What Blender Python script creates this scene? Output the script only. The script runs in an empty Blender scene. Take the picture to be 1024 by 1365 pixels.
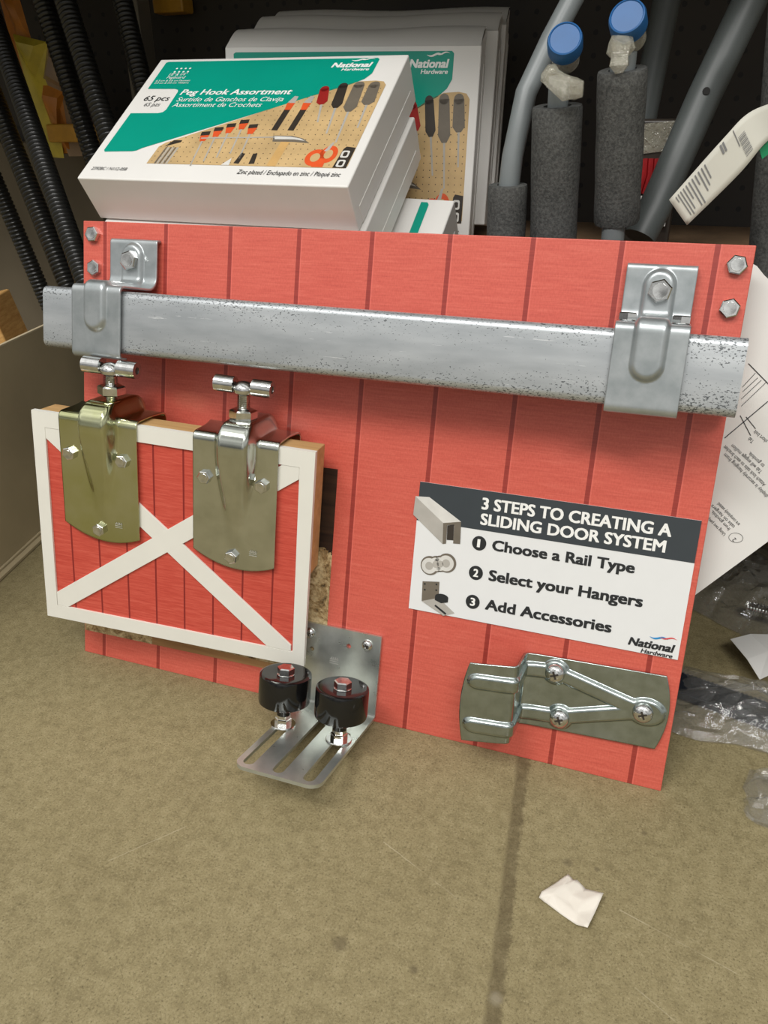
import bpy, bmesh, math, random
from mathutils import Vector, Matrix, noise as mnoise
random.seed(7)
PI = math.pi
sc = bpy.context.scene
COL = sc.collection

# ------------------------------------------------------------------ camera, light, exposure
def frame(o, x, y, z):
    return Matrix(((x[0], y[0], z[0], o[0]), (x[1], y[1], z[1], o[1]), (x[2], y[2], z[2], o[2]), (0, 0, 0, 1)))

cam = bpy.data.cameras.new('camera')
camo = bpy.data.objects.new('camera', cam); COL.objects.link(camo)
cam.sensor_fit = 'VERTICAL'; cam.sensor_height = 36.0; cam.lens = 36.0 * 1032.0 / 1365.0
cam.clip_start = 0.01
camo.matrix_world = frame((0.55398578, -0.544661, 0.52185068),
                          (0.94092635, 0.33852317, -0.00772486),
                          (-0.1453420, 0.42437336, 0.89374654),
                          (0.30583215, -0.83982695, 0.44850572))
sc.camera = camo

world = bpy.data.worlds.new('store_ambient'); sc.world = world
world.use_nodes = True
wt = world.node_tree; bg = wt.nodes['Background']
wc = wt.nodes.new('ShaderNodeTexCoord'); wn = wt.nodes.new('ShaderNodeTexNoise'); wn.inputs['Scale'].default_value = 3.0; wn.inputs['Detail'].default_value = 3
wsep = wt.nodes.new('ShaderNodeSeparateXYZ'); wr = wt.nodes.new('ShaderNodeValToRGB'); wr2 = wt.nodes.new('ShaderNodeValToRGB'); wm = wt.nodes.new('ShaderNodeMix'); wm.data_type = 'RGBA'; wm.blend_type = 'MULTIPLY'
wt.links.new(wc.outputs['Generated'], wn.inputs['Vector']); wt.links.new(wc.outputs['Generated'], wsep.inputs[0])
wt.links.new(wsep.outputs[2], wr.inputs[0]); wt.links.new(wn.outputs['Fac'], wr2.inputs[0])
e = wr.color_ramp.elements; e[0].position, e[0].color = 0.0, (0.31, 0.308, 0.30, 1); e[1].position, e[1].color = 0.60, (0.95, 0.94, 0.92, 1)
e = wr2.color_ramp.elements; e[0].position, e[0].color = 0.38, (0.35, 0.35, 0.35, 1); e[1].position, e[1].color = 0.62, (1.5, 1.5, 1.5, 1)
wm.inputs[0].default_value = 1.0; wt.links.new(wr.outputs[0], wm.inputs[6]); wt.links.new(wr2.outputs[0], wm.inputs[7]); wt.links.new(wm.outputs[2], bg.inputs[0])
bg.inputs[1].default_value = 1.0

def area(name, loc, target, sx, sy, power, color=(1, 0.98, 0.95)):
    l = bpy.data.lights.new(name, 'AREA'); l.shape = 'RECTANGLE'; l.size = sx; l.size_y = sy
    l.energy = power; l.color = color
    o = bpy.data.objects.new(name, l); COL.objects.link(o)
    o.location = loc
    o.rotation_euler = (Vector(target) - Vector(loc)).to_track_quat('-Z', 'Y').to_euler()
    return o
area('ceiling_light_aisle', (-0.25, -1.75, 3.1), (0.3, 0.0, 0.2), 1.4, 0.6, 62)
area('ceiling_light_far', (1.7, -2.6, 3.4), (0.3, 0.0, 0.2), 1.5, 0.6, 64)

vs = sc.view_settings
vs.view_transform = 'Standard'; vs.look = 'None'; vs.gamma = 1.0; vs.use_curve_mapping = False
vs.exposure = -0.16

# ------------------------------------------------------------------ materials
def srgb(r, g, b):
    f = lambda c: (c / 255 / 12.92) if c / 255 <= 0.04045 else ((c / 255 + 0.055) / 1.055) ** 2.4
    return (f(r), f(g), f(b), 1)

class NT:
    def __init__(s, name):
        s.m = bpy.data.materials.new(name); s.m.use_nodes = True
        s.t = s.m.node_tree; s.b = s.t.nodes['Principled BSDF']; s.tc = None
    def n(s, typ, **kw):
        x = s.t.nodes.new(typ)
        for k, v in kw.items(): setattr(x, k, v)
        return x
    def l(s, a, b): s.t.links.new(a, b)
    def coord(s):
        if s.tc is None: s.tc = s.n('ShaderNodeTexCoord')
        return s.tc.outputs['Object']
    def xyz(s):
        x = s.n('ShaderNodeSeparateXYZ'); s.l(s.coord(), x.inputs[0]); return x.outputs
    def math(s, op, a, b=None, c=None, clamp=False):
        x = s.n('ShaderNodeMath', operation=op); x.use_clamp = clamp
        for i, v in enumerate((a, b, c)):
            if v is None: continue
            if isinstance(v, (int, float)): x.inputs[i].default_value = v
            else: s.l(v, x.inputs[i])
        return x.outputs[0]
    def noise(s, scale, detail=4, rough=0.55, stretch=None, dist=0.0):
        x = s.n('ShaderNodeTexNoise'); x.inputs['Scale'].default_value = scale
        x.inputs['Detail'].default_value = detail; x.inputs['Roughness'].default_value = rough
        x.inputs['Distortion'].default_value = dist
        if stretch:
            mp = s.n('ShaderNodeMapping'); mp.inputs['Scale'].default_value = stretch
            s.l(s.coord(), mp.inputs[0]); s.l(mp.outputs[0], x.inputs['Vector'])
        else: s.l(s.coord(), x.inputs['Vector'])
        return x.outputs['Fac']
    def ramp(s, fac, stops):
        x = s.n('ShaderNodeValToRGB'); e = x.color_ramp.elements
        e[0].position, e[0].color = stops[0]
        e[1].position, e[1].color = stops[-1]
        for p, c in stops[1:-1]:
            q = e.new(p); q.color = c
        s.l(fac, x.inputs[0]); return x.outputs[0]
    def mix(s, fac, a, b, blend='MIX'):
        x = s.n('ShaderNodeMix', data_type='RGBA', blend_type=blend)
        for i, v in ((0, fac), (6, a), (7, b)):
            if isinstance(v, (int, float)): x.inputs[i].default_value = v
            elif isinstance(v, tuple): x.inputs[i].default_value = v
            else: s.l(v, x.inputs[i])
        return x.outputs[2]
    def col(s, v):
        if isinstance(v, tuple): s.b.inputs['Base Color'].default_value = v
        else: s.l(v, s.b.inputs['Base Color'])
    def set(s, rough=None, metal=None, spec=None, **kw):
        for k, v in (('Roughness', rough), ('Metallic', metal), ('Specular IOR Level', spec)):
            if v is None: continue
            if isinstance(v, (int, float)): s.b.inputs[k].default_value = v
            else: s.l(v, s.b.inputs[k])
        for k, v in kw.items(): s.b.inputs[k.replace('_', ' ')].default_value = v
    def bump(s, h, strength=0.3, dist=0.001):
        x = s.n('ShaderNodeBump'); x.inputs['Strength'].default_value = strength
        x.inputs['Distance'].default_value = dist
        s.l(h, x.inputs['Height']); s.l(x.outputs[0], s.b.inputs['Normal'])

def flat(name, c, rough=0.5, metal=0.0, spec=0.5, var=0.08, scale=60, bump=0.0):
    t = NT(name); nz = t.noise(scale)
    lo = tuple(x * (1 - var) for x in c[:3]) + (1,); hi = tuple(min(1, x * (1 + var)) for x in c[:3]) + (1,)
    t.col(t.ramp(nz, [(0.3, lo), (0.7, hi)])); t.set(rough, metal, spec)
    if bump: t.bump(nz, bump)
    return t.m

M = {}
# concrete floor
t = NT('concrete')
n1 = t.noise(4, 6, 0.6); n2 = t.noise(90, 6, 0.8); n3 = t.noise(560, 3, 0.8); n4 = t.noise(19, 6, 0.7)
c = t.ramp(n1, [(0.3, srgb(130, 119, 85)), (0.7, srgb(149, 137, 102))])
c = t.mix(t.ramp(n4, [(0.32, (0.55, 0.55, 0.55, 1)), (0.5, (0, 0, 0, 1))]), c, srgb(112, 100, 70))
c = t.mix(0.5, c, t.ramp(n2, [(0.32, srgb(98, 88, 60)), (0.5, srgb(140, 129, 94)), (0.70, srgb(168, 157, 121))]))
c = t.mix(t.ramp(n3, [(0.30, (1, 1, 1, 1)), (0.46, (0, 0, 0, 1))]), c, srgb(88, 78, 54))
c = t.mix(t.ramp(n3, [(0.56, (0, 0, 0, 1)), (0.72, (0.6, 0.6, 0.6, 1))]), c, srgb(180, 169, 134))
X = t.xyz()
def seg_line(x0, y0, x1, y1, w, soft, wobble=0.0):
    L_ = math.hypot(x1 - x0, y1 - y0); nx, ny = -(y1 - y0) / L_, (x1 - x0) / L_; tx_, ty_ = (x1 - x0) / L_, (y1 - y0) / L_
    d = t.math('ADD', t.math('MULTIPLY', X[0], nx), t.math('ADD', t.math('MULTIPLY', X[1], ny), -(x0 * nx + y0 * ny)))
    if wobble: d = t.math('ADD', d, t.math('MULTIPLY', t.math('SUBTRACT', n2, 0.5), wobble))
    al = t.math('ADD', t.math('MULTIPLY', X[0], tx_), t.math('ADD', t.math('MULTIPLY', X[1], ty_), -(x0 * tx_ + y0 * ty_)))
    a = t.math('DIVIDE', t.math('SUBTRACT', w, t.math('ABSOLUTE', d)), soft, clamp=True)
    b = t.math('MULTIPLY', t.math('GREATER_THAN', al, 0.0), t.math('LESS_THAN', al, L_))
    return t.math('MULTIPLY', a, b)
def spot(x, y, r, soft):
    dx = t.math('SUBTRACT', X[0], x); dy = t.math('SUBTRACT', X[1], y)
    d = t.math('SQRT', t.math('ADD', t.math('MULTIPLY', dx, dx), t.math('MULTIPLY', dy, dy)))
    d = t.math('ADD', d, t.math('MULTIPLY', t.math('SUBTRACT', n2, 0.5), r * 1.4))
    return t.math('DIVIDE', t.math('SUBTRACT', r, d), soft, clamp=True)
# dirty saw-cut joint running out from under the board
c = t.mix(t.math('MULTIPLY', seg_line(0.4850, 0.05, 0.5230, -0.32, 0.0068, 0.0030, 0.012), t.ramp(n2, [(0.25, (0.85, 0.85, 0.85, 1)), (0.75, (0.4, 0.4, 0.4, 1))])), c, srgb(86, 75, 52))
for x, y, r in ((0.5435, -0.1000, 0.0055), (0.5990, -0.0510, 0.0030), (0.5660, -0.0990, 0.0028), (0.4560, -0.2230, 0.0040), (0.4010, -0.2230, 0.0080)): c = t.mix(t.math('MULTIPLY', spot(x, y, r, r * 0.6), 0.6), c, srgb(92, 82, 60))
c = t.mix(t.math('MULTIPLY', spot(0.5135, -0.224, 0.0060, 0.004), 0.5), c, srgb(160, 152, 130))
for l_ in ((0.5855, -0.1290, 0.6650, -0.1520), (0.6000, -0.1850, 0.6260, -0.1990), (0.40, -0.13, 0.47, -0.16), (0.20, -0.22, 0.24, -0.17)): c = t.mix(t.math('MULTIPLY', seg_line(*l_, 0.0006, 0.0004, 0.0020), t.ramp(n4, [(0.4, (0.1, 0.1, 0.1, 1)), (0.6, (0.7, 0.7, 0.7, 1))])), c, srgb(176, 166, 136))
t.col(c); t.set(0.60, 0, 0.3); t.bump(n3, 0.3, 0.0006); M['floor'] = t.m

# printed red barn siding
t = NT('red_siding_print'); X = t.xyz()
n1 = t.noise(9, 4); n2 = t.noise(230, 4, 0.75, (0.12, 2.4, 1)); n3 = t.noise(420, 2, 0.6, (2, 0.8, 1))
base = t.ramp(n1, [(0.3, srgb(202, 88, 71)), (0.7, srgb(210, 98, 80))])
base = t.mix(0.6, base, t.ramp(n2, [(0.3, srgb(180, 68, 55)), (0.5, srgb(206, 92, 75)), (0.72, srgb(224, 122, 103))]))
base = t.mix(0.25, base, t.ramp(n3, [(0.35, srgb(188, 74, 64)), (0.65, srgb(222, 112, 98))]))
fr = t.math('FRACT', t.math('DIVIDE', t.math('SUBTRACT', X[0], 0.0239), 0.0697))
g1 = t.math('LESS_THAN', fr, 0.058)
g2 = t.math('LESS_THAN', fr, 0.075)
base = t.mix(t.math('MULTIPLY', g2, 0.5), base, srgb(226, 112, 98))
gc = t.ramp(n2, [(0.3, srgb(138, 46, 38)), (0.7, srgb(166, 62, 52))])
base = t.mix(g1, base, gc)
t.col(base); t.set(0.36, 0, 0.6); t.bump(n2, 0.05, 0.0003); M['red'] = t.m

t = NT('red_door_print'); X = t.xyz()
n2 = t.noise(260, 4, 0.75, (0.15, 2.4, 1))
base = t.ramp(n2, [(0.3, srgb(184, 66, 54)), (0.5, srgb(200, 81, 66)), (0.72, srgb(214, 100, 84))])
fr = t.math('FRACT', t.math('DIVIDE', t.math('SUBTRACT', X[0], 0.0014), 0.0299))
base = t.mix(t.math('LESS_THAN', fr, 0.06), base, srgb(138, 44, 40))
t.col(base); t.set(0.45, 0, 0.35); M['red_door'] = t.m

# printed hay barn interior
t = NT('barn_interior_print'); X = t.xyz()
n1 = t.noise(55, 5, 0.7, None, 1.2); n2 = t.noise(30, 3, 0.6, (0.2, 3, 1)); n3 = t.noise(300, 4, 0.7)
hay = t.ramp(n1, [(0.34, srgb(52, 34, 18)), (0.44, srgb(150, 118, 74)), (0.55, srgb(212, 190, 146)), (0.75, srgb(232, 216, 178))])
hay = t.mix(0.35, hay, t.ramp(n3, [(0.35, srgb(70, 48, 26)), (0.65, srgb(220, 198, 150))]))
dark = t.ramp(n2, [(0.3, srgb(34, 24, 20)), (0.7, srgb(70, 50, 36))])
top = t.math('GREATER_THAN', t.math('ADD', X[1], t.math('MULTIPLY', t.math('SUBTRACT', n1, 0.5), 0.03)), 0.162)
c = t.mix(top, hay, dark)
sill = t.math('LESS_THAN', X[1], 0.0365); sillx = t.math('GREATER_THAN', X[0], 0.088)
c = t.mix(t.math('MULTIPLY', sill, sillx), c, t.ramp(n2, [(0.3, srgb(140, 100, 62)), (0.7, srgb(184, 142, 96))]))
t.col(c); t.set(0.45, 0, 0.3); M['barn'] = t.m

def metal(name, c0, c1, rough, specks=None, scale=40, stretch=None, metallic=1.0, bump=0.0):
    t = NT(name); nz = t.noise(scale, 5, 0.6, stretch)
    c = t.ramp(nz, [(0.3, c0), (0.7, c1)])
    r = t.math('ADD', t.math('MULTIPLY', nz, 0.18), rough - 0.09)
    if specks == 'rail':
        X = t.xyz()
        sp = t.noise(820, 2, 0.6, (0.6, 1, 1)); band = t.math('ABSOLUTE', t.math('SUBTRACT', X[1], 0.358))
        th = t.math('SUBTRACT', 0.430, t.math('MULTIPLY', t.math('SUBTRACT', 0.029, band, clamp=True), 6.0))
        th = t.math('ADD', th, t.math('MULTIPLY', t.math('GREATER_THAN', X[0], 0.571), 0.035))
        th = t.math('ADD', th, t.math('MULTIPLY', t.math('SUBTRACT', nz, 0.5), 0.25))
        c = t.mix(t.math('LESS_THAN', sp, th), c, srgb(108, 112, 114))
        sc_ = t.noise(80, 4, 0.75, (0.22, 5, 1)); c = t.mix(t.math('GREATER_THAN', sc_, 0.68), c, srgb(228, 230, 230))
    t.col(c); t.set(r, metallic, 0.5)
    if bump: t.bump(nz, bump, 0.0008)
    return t.m
M['galv'] = metal('galvanized_rail', srgb(172, 177, 180), srgb(198, 202, 204), 0.36, 'rail', 30, (0.4, 2, 1), 0.6)
M['galv2'] = metal('galvanized_bracket', srgb(160, 167, 168), srgb(186, 191, 192), 0.32, None, 50, None, 0.7)
M['zinc'] = metal('bright_zinc', srgb(192, 196, 186), srgb(214, 217, 208), 0.16, None, 35, None, 1.0, 0.06)
M['zinc_refl'] = metal('zinc_olive_reflection', srgb(184, 187, 124), srgb(206, 208, 178), 0.13, None, 14, None, 1.0, 0.06)  # zinc with the floor's olive reflection put into its base colour
M['zinc3'] = metal('guide_zinc', srgb(192, 198, 192), srgb(216, 220, 214), 0.30, None, 45, None, 0.85, 0.05)
M['zinc2'] = metal('clear_zinc', srgb(156, 166, 162), srgb(180, 189, 185), 0.22, None, 90, None, 1.0, 0.05)
M['steel'] = metal('bolt_steel', srgb(200, 201, 198), srgb(228, 228, 226), 0.14, None, 200)
M['scratched'] = metal('stamped_mark', srgb(225, 226, 220), srgb(238, 238, 234), 0.55, None, 200)
M['black'] = flat('black_plastic', (0.006, 0.006, 0.006, 1), 0.10, 0, 0.55)
M['dark'] = flat('dark_hole', (0.01, 0.009, 0.008, 1), 0.8)
M['white'] = flat('white_paint', srgb(228, 226, 216), 0.45, var=0.02, scale=30)
M['carton'] = flat('white_carton', srgb(226, 224, 219), 0.40, var=0.025, scale=14)
M['green'] = flat('teal_ink', srgb(0, 150, 128), 0.30, var=0.03, scale=20)
M['ink'] = flat('black_ink', srgb(38, 40, 42), 0.4, var=0.02)
M['inkw'] = flat('white_ink', srgb(240, 240, 236), 0.4, var=0.01)
M['greyink'] = flat('grey_ink', srgb(120, 120, 120), 0.4)
M['header'] = flat('charcoal_ink', srgb(58, 64, 68), 0.33, var=0.03)
M['signw'] = flat('sign_white', srgb(228, 229, 228), 0.33, var=0.01)
M['blue_ink'] = flat('blue_ink', srgb(40, 140, 200), 0.4)
M['red_ink'] = flat('red_ink', srgb(214, 70, 70), 0.4)
M['p_tan'] = flat('print_tan', srgb(198, 168, 120), 0.32, var=0.18, scale=25)
M['p_dark'] = flat('print_dark', srgb(56, 50, 44), 0.32)
M['p_grey'] = flat('print_grey', srgb(176, 172, 164), 0.32)
M['p_midgrey'] = flat('print_midgrey', srgb(112, 104, 92), 0.32)
M['p_red'] = flat('print_red', srgb(150, 36, 34), 0.32)
M['p_orange'] = flat('print_orange', srgb(220, 88, 44), 0.32)
M['p_wood'] = flat('print_wood', srgb(204, 164, 104), 0.32)
M['p_light'] = flat('print_light', srgb(214, 212, 206), 0.32)
t = NT('raw_pine'); n1 = t.noise(30, 4, 0.6, (0.25, 3, 3))
t.col(t.ramp(n1, [(0.3, srgb(178, 138, 88)), (0.7, srgb(206, 168, 114))])); t.set(0.6); M['pine'] = t.m
t = NT('rough_lumber'); n1 = t.noise(40, 4, 0.7, (0.6, 0.6, 4))
t.col(t.ramp(n1, [(0.3, srgb(176, 126, 64)), (0.7, srgb(216, 172, 106))])); t.set(0.7); M['lumber'] = t.m
t = NT('deck_board'); n1 = t.noise(14, 5, 0.65, (1, 0.5, 1))
t.col(t.ramp(n1, [(0.3, srgb(92, 72, 52)), (0.7, srgb(138, 112, 84))])); t.set(0.7); M['deck'] = t.m
t = NT('pegboard'); X = t.xyz()
def hole(v): return t.math('POWER', t.math('SUBTRACT', t.math('FRACT', t.math('DIVIDE', v, 0.0254)), 0.5), 2.0)
dd = t.math('ADD', hole(X[0]), hole(X[2])); n1 = t.noise(8, 4)
t.col(t.mix(t.math('LESS_THAN', dd, 0.016), t.ramp(n1, [(0.3, srgb(38, 33, 28)), (0.7, srgb(50, 44, 37))]), (0.004, 0.004, 0.004, 1)))
t.set(0.6); M['peg'] = t.m
M['tube'] = flat('black_corrugated_plastic', (0.012, 0.012, 0.011, 1), 0.28, 0, 0.5)
t = NT('foam'); n1 = t.noise(420, 3, 0.7); n2 = t.noise(40, 3)
t.col(t.mix(0.4, t.ramp(n1, [(0.35, srgb(54, 55, 54)), (0.65, srgb(104, 105, 102))]), t.ramp(n2, [(0.3, srgb(66, 67, 66)), (0.7, srgb(92, 92, 90))])))
t.set(0.85, 0, 0.2); t.bump(n1, 0.6, 0.001); M['foam'] = t.m
M['pvc'] = flat('grey_pipe', srgb(120, 126, 127), 0.4, var=0.1, scale=20)
M['pvc_d'] = flat('dark_grey_pipe', srgb(78, 83, 82), 0.45, var=0.15, scale=15)
M['upright'] = flat('grey_upright', srgb(112, 106, 94), 0.5, var=0.1, scale=15)
M['cap'] = flat('blue_plastic', srgb(32, 92, 150), 0.45, var=0.06)
M['panel'] = flat('drab_panel', srgb(184, 169, 136), 0.5, var=0.10, scale=9)
M['panel_edge'] = flat('panel_edge', srgb(205, 190, 158), 0.5)
M['paper'] = flat('white_paper', srgb(222, 221, 216), 0.55, var=0.02, scale=20)
M['scrap'] = flat('scrap_paper', srgb(224, 217, 204), 0.55, var=0.03, scale=40)
M['yellow'] = flat('yellow_film', srgb(196, 178, 60), 0.3, var=0.2, scale=40)
M['orange'] = flat('orange_film', srgb(190, 120, 44), 0.35, var=0.2, scale=40)
M['maroon'] = flat('maroon_film', srgb(66, 26, 26), 0.35, var=0.2)
M['brownfilm'] = flat('brown_film', srgb(140, 116, 92), 0.3, var=0.2, scale=30)
M['ochre'] = flat('ochre_plastic', srgb(190, 140, 44), 0.4, var=0.12)
M['redpack'] = flat('red_cord', srgb(150, 24, 28), 0.4, var=0.2, scale=90)
M['cardgrey'] = flat('dusty_carton', srgb(104, 94, 76), 0.7, var=0.12, scale=8)
M['darkbar'] = flat('dark_blue_steel', srgb(40, 46, 54), 0.35, 0.3)
M['tagpaper'] = flat('tag_paper', srgb(200, 198, 186), 0.6, var=0.02)
M['tagback'] = flat('tag_cream', srgb(206, 196, 160), 0.5)
M['taggreen'] = flat('tag_green', srgb(20, 130, 84), 0.5)
def film(name, c, alpha, rough=0.12, bump=0.5, sc_=40):
    t = NT(name); n1 = t.noise(sc_, 4, 0.6, None, 1.5)
    t.col(c); t.set(rough, 0, 0.6); t.b.inputs['Alpha'].default_value = alpha
    t.bump(n1, bump, 0.004); t.b.inputs['Alpha'].default_value = 1.0; t.b.inputs['Specular IOR Level'].default_value = 0.0
    out = t.t.nodes['Material Output']; tr = t.n('ShaderNodeBsdfTransparent'); gl = t.n('ShaderNodeBsdfGlossy'); gl.inputs['Roughness'].default_value = rough; lw = t.n('ShaderNodeLayerWeight'); lw.inputs[0].default_value = 0.5
    m1 = t.n('ShaderNodeMixShader'); m1.inputs[0].default_value = alpha; m2 = t.n('ShaderNodeMixShader')
    t.l(tr.outputs[0], m1.inputs[1]); t.l(t.b.outputs[0], m1.inputs[2]); t.l(t.math('ADD', t.math('MULTIPLY', t.math('POWER', lw.outputs['Facing'], 4.0), 0.7), 0.07, clamp=True), m2.inputs[0]); t.l(m1.outputs[0], m2.inputs[1]); t.l(gl.outputs[0], m2.inputs[2])
    bmp = t.b.inputs['Normal'].links[0].from_socket; t.l(bmp, gl.inputs['Normal']); t.l(bmp, lw.inputs['Normal'])
    t.l(m2.outputs[0], out.inputs[0]); return t.m
M['bag'] = film('clear_poly_bag', srgb(190, 189, 182), 0.13, 0.06, 0.6, 60)
M['wrap'] = film('clear_tape_wrap', srgb(206, 202, 182), 0.34, 0.06, 0.8, 120)

# ------------------------------------------------------------------ mesh building
def ax(o, z, x=None):
    z = Vector(z).normalized(); x = Vector(x) if x is not None else (Vector((1, 0, 0)) if abs(z.x) < 0.9 else Vector((0, 1, 0)))
    y = z.cross(x).normalized(); x = y.cross(z)
    return frame(o, x, y, z)

class MB:
    def __init__(s): s.v = []; s.f = []; s.mi = []
    def add(s, vs_, fs, mi=0, T=None):
        k = len(s.v)
        s.v += [(T @ Vector(p)) if T is not None else Vector(p) for p in vs_]
        s.f += [tuple(i + k for i in f) for f in fs]; s.mi += [mi] * len(fs); return s
    def box(s, x0, x1, y0, y1, z0, z1, mi=0, T=None):
        return s.add([(x, y, z) for z in (z0, z1) for y in (y0, y1) for x in (x0, x1)],
                     [(0, 2, 3, 1), (4, 5, 7, 6), (0, 1, 5, 4), (2, 6, 7, 3), (0, 4, 6, 2), (1, 3, 7, 5)], mi, T)
    def prism(s, poly, z0, z1, mi=0, T=None):
        n = len(poly)
        vs_ = [(p[0], p[1], z0) for p in poly] + [(p[0], p[1], z1) for p in poly]
        fs = [tuple(range(n - 1, -1, -1)), tuple(range(n, 2 * n))] + [(i, (i + 1) % n, n + (i + 1) % n, n + i) for i in range(n)]
        return s.add(vs_, fs, mi, T)
    def flat(s, poly, z, mi=0, T=None):
        return s.add([(p[0], p[1], z) for p in poly], [tuple(range(len(poly)))], mi, T)
    def lathe(s, prof, seg=24, mi=0, T=None, a0=0.0):
        vs_ = []; n = len(prof)
        for r, z in prof:
            for k in range(seg):
                a = a0 + 2 * PI * k / seg; vs_.append((r * math.cos(a), r * math.sin(a), z))
        fs = [(i * seg + k, i * seg + (k + 1) % seg, (i + 1) * seg + (k + 1) % seg, (i + 1) * seg + k) for i in range(n - 1) for k in range(seg)]
        if prof[0][0] > 1e-6: fs.append(tuple(range(seg - 1, -1, -1)))
        if prof[-1][0] > 1e-6: fs.append(tuple(range((n - 1) * seg, n * seg)))
        return s.add(vs_, fs, mi, T)
    def ring(s, r0, r1, z0, z1, seg=28, mi=0, T=None):
        pr = [(r0, z0), (r1, z0), (r1, z1), (r0, z1)]
        vs_ = [(r * math.cos(2 * PI * k / seg), r * math.sin(2 * PI * k / seg), z) for r, z in pr for k in range(seg)]
        fs = [(i * seg + k, i * seg + (k + 1) % seg, ((i + 1) % 4) * seg + (k + 1) % seg, ((i + 1) % 4) * seg + k) for i in range(4) for k in range(seg)]
        return s.add(vs_, fs, mi, T)
    def hexhead(s, T, r, h, dome=0.12, mi=0, washer=0.0, wr=None, a0=0.0):
        z = 0
        if washer:
            s.lathe([(wr * 0.98, 0), (wr, washer * 0.4), (wr * 0.96, washer)], 24, mi, T); z = washer
        s.lathe([(r, z), (r, z + h * 0.86), (r * 0.88, z + h)], 6, mi, T, a0)
        if dome: s.lathe([(r * 0.62, z + h), (r * 0.6, z + h + h * dome), (r * 0.2, z + h + h * dome * 0.7)], 16, mi, T)
        return s
    def tube(s, path, rad, seg=16, mi=0, cap=True):
        P = [Vector(p) for p in path]; n = len(P); rr = rad if isinstance(rad, (list, tuple)) else [rad] * n
        up = None; vs_ = []
        for i, p in enumerate(P):
            tan = (P[min(i + 1, n - 1)] - P[max(i - 1, 0)]).normalized()
            if up is None: up = tan.orthogonal().normalized()
            up = (up - tan * up.dot(tan)).normalized(); b = tan.cross(up)
            for k in range(seg):
                a = 2 * PI * k / seg; vs_.append(p + (up * math.cos(a) + b * math.sin(a)) * rr[i])
        fs = [(i * seg + k, i * seg + (k + 1) % seg, (i + 1) * seg + (k + 1) % seg, (i + 1) * seg + k) for i in range(n - 1) for k in range(seg)]
        if cap: fs += [tuple(range(seg - 1, -1, -1)), tuple(range((n - 1) * seg, n * seg))]
        return s.add(vs_, fs, mi)
    def grid(s, fn, nu, nv, mi=0, T=None):
        vs_ = [fn(i / nu, j / nv) for j in range(nv + 1) for i in range(nu + 1)]
        fs = [(j * (nu + 1) + i, j * (nu + 1) + i + 1, (j + 1) * (nu + 1) + i + 1, (j + 1) * (nu + 1) + i) for j in range(nv) for i in range(nu)]
        return s.add(vs_, fs, mi, T)
    def build(s, name, mats, parent=None, smooth=35, solid=0.0, off=-1.0, bevel=0.0, seg=2, recalc=True):
        me = bpy.data.meshes.new(name); me.from_pydata([tuple(v) for v in s.v], [], s.f)
        if not isinstance(mats, (list, tuple)): mats = [mats]
        for m in mats: me.materials.append(m)
        for p, i in zip(me.polygons, s.mi): p.material_index = i
        if recalc:
            bm = bmesh.new(); bm.from_mesh(me); bmesh.ops.recalc_face_normals(bm, faces=bm.faces); bm.to_mesh(me); bm.free()
        if smooth:
            for p in me.polygons: p.use_smooth = True
            me.set_sharp_from_angle(angle=math.radians(smooth))
        o = bpy.data.objects.new(name, me); COL.objects.link(o)
        if parent is not None: o.parent = parent
        if solid:
            md = o.modifiers.new('solid', 'SOLIDIFY'); md.thickness = solid; md.offset = off
        if bevel:
            md = o.modifiers.new('bevel', 'BEVEL'); md.width = bevel; md.segments = seg; md.limit_method = 'ANGLE'
            md.harden_normals = True
        return o

def tag(o, label, cat=None, group=None, kind=None):
    if label: o['label'] = label
    if cat: o['category'] = cat
    if group: o['group'] = group
    if kind: o['kind'] = kind
    return o
def thing(name, label, cat, T, group=None):
    o = bpy.data.objects.new(name, None); o.empty_display_size = 0.03; COL.objects.link(o)
    o.matrix_world = T; return tag(o, label, cat, group)
def copy_tree(o, parent=None):
    c = o.copy(); COL.objects.link(c)
    if parent is not None: c.parent = parent
    for ch in list(o.children): copy_tree(ch, c)
    return c

# lettering: built-in font turned into flat meshes
def _txt(s, bold):
    cu = bpy.data.curves.new('t', 'FONT'); cu.body = s; cu.size = 1.0; cu.offset = bold; cu.resolution_u = 3
    o = bpy.data.objects.new('t', cu); COL.objects.link(o)
    dg = bpy.context.evaluated_depsgraph_get(); dg.update()
    me = bpy.data.meshes.new_from_object(o.evaluated_get(dg))
    v = [tuple(x.co) for x in me.vertices]; f = [tuple(p.vertices) for p in me.polygons]
    bpy.data.objects.remove(o); bpy.data.curves.remove(cu); bpy.data.meshes.remove(me)
    return v, f
_cap = {}
def text(mb, s, x0, y0, width, cap, z, bold=0.0, shear=0.0, mi=0, rot=0.0, T=None):
    """baseline starts at x0,y0; fitted to width; cap = capital height"""
    v, f = _txt(s, 0.0)
    if 0 not in _cap:
        hv, _ = _txt('H', 0.0); ys = [p[1] for p in hv]; _cap[0] = (min(ys), max(ys))
    lo, hi = _cap[0]
    xs = [p[0] for p in v]; e = bold * cap / (hi - lo)
    sx = (width - 2 * e) / (max(xs) - min(xs)); sy = (cap - 2 * e) / (hi - lo); mn = min(xs)
    ca, sa = math.cos(rot), math.sin(rot)
    # heavy weight: the same outline struck several times a hair apart
    for q, (ox, oy) in enumerate([(0, 0)] if not bold else [(-e, -e * 0.6), (e, -e * 0.6), (-e, e * 0.6), (e, e * 0.6), (0, 0)]):
        out = []
        for p in v:
            y = (p[1] - lo) * sy + e + oy; x = (p[0] - mn) * sx + e + ox + y * shear
            out.append((x0 + x * ca - y * sa, y0 + x * sa + y * ca, z + q * 0.000006))
        mb.add(out, f, mi, T)

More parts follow.
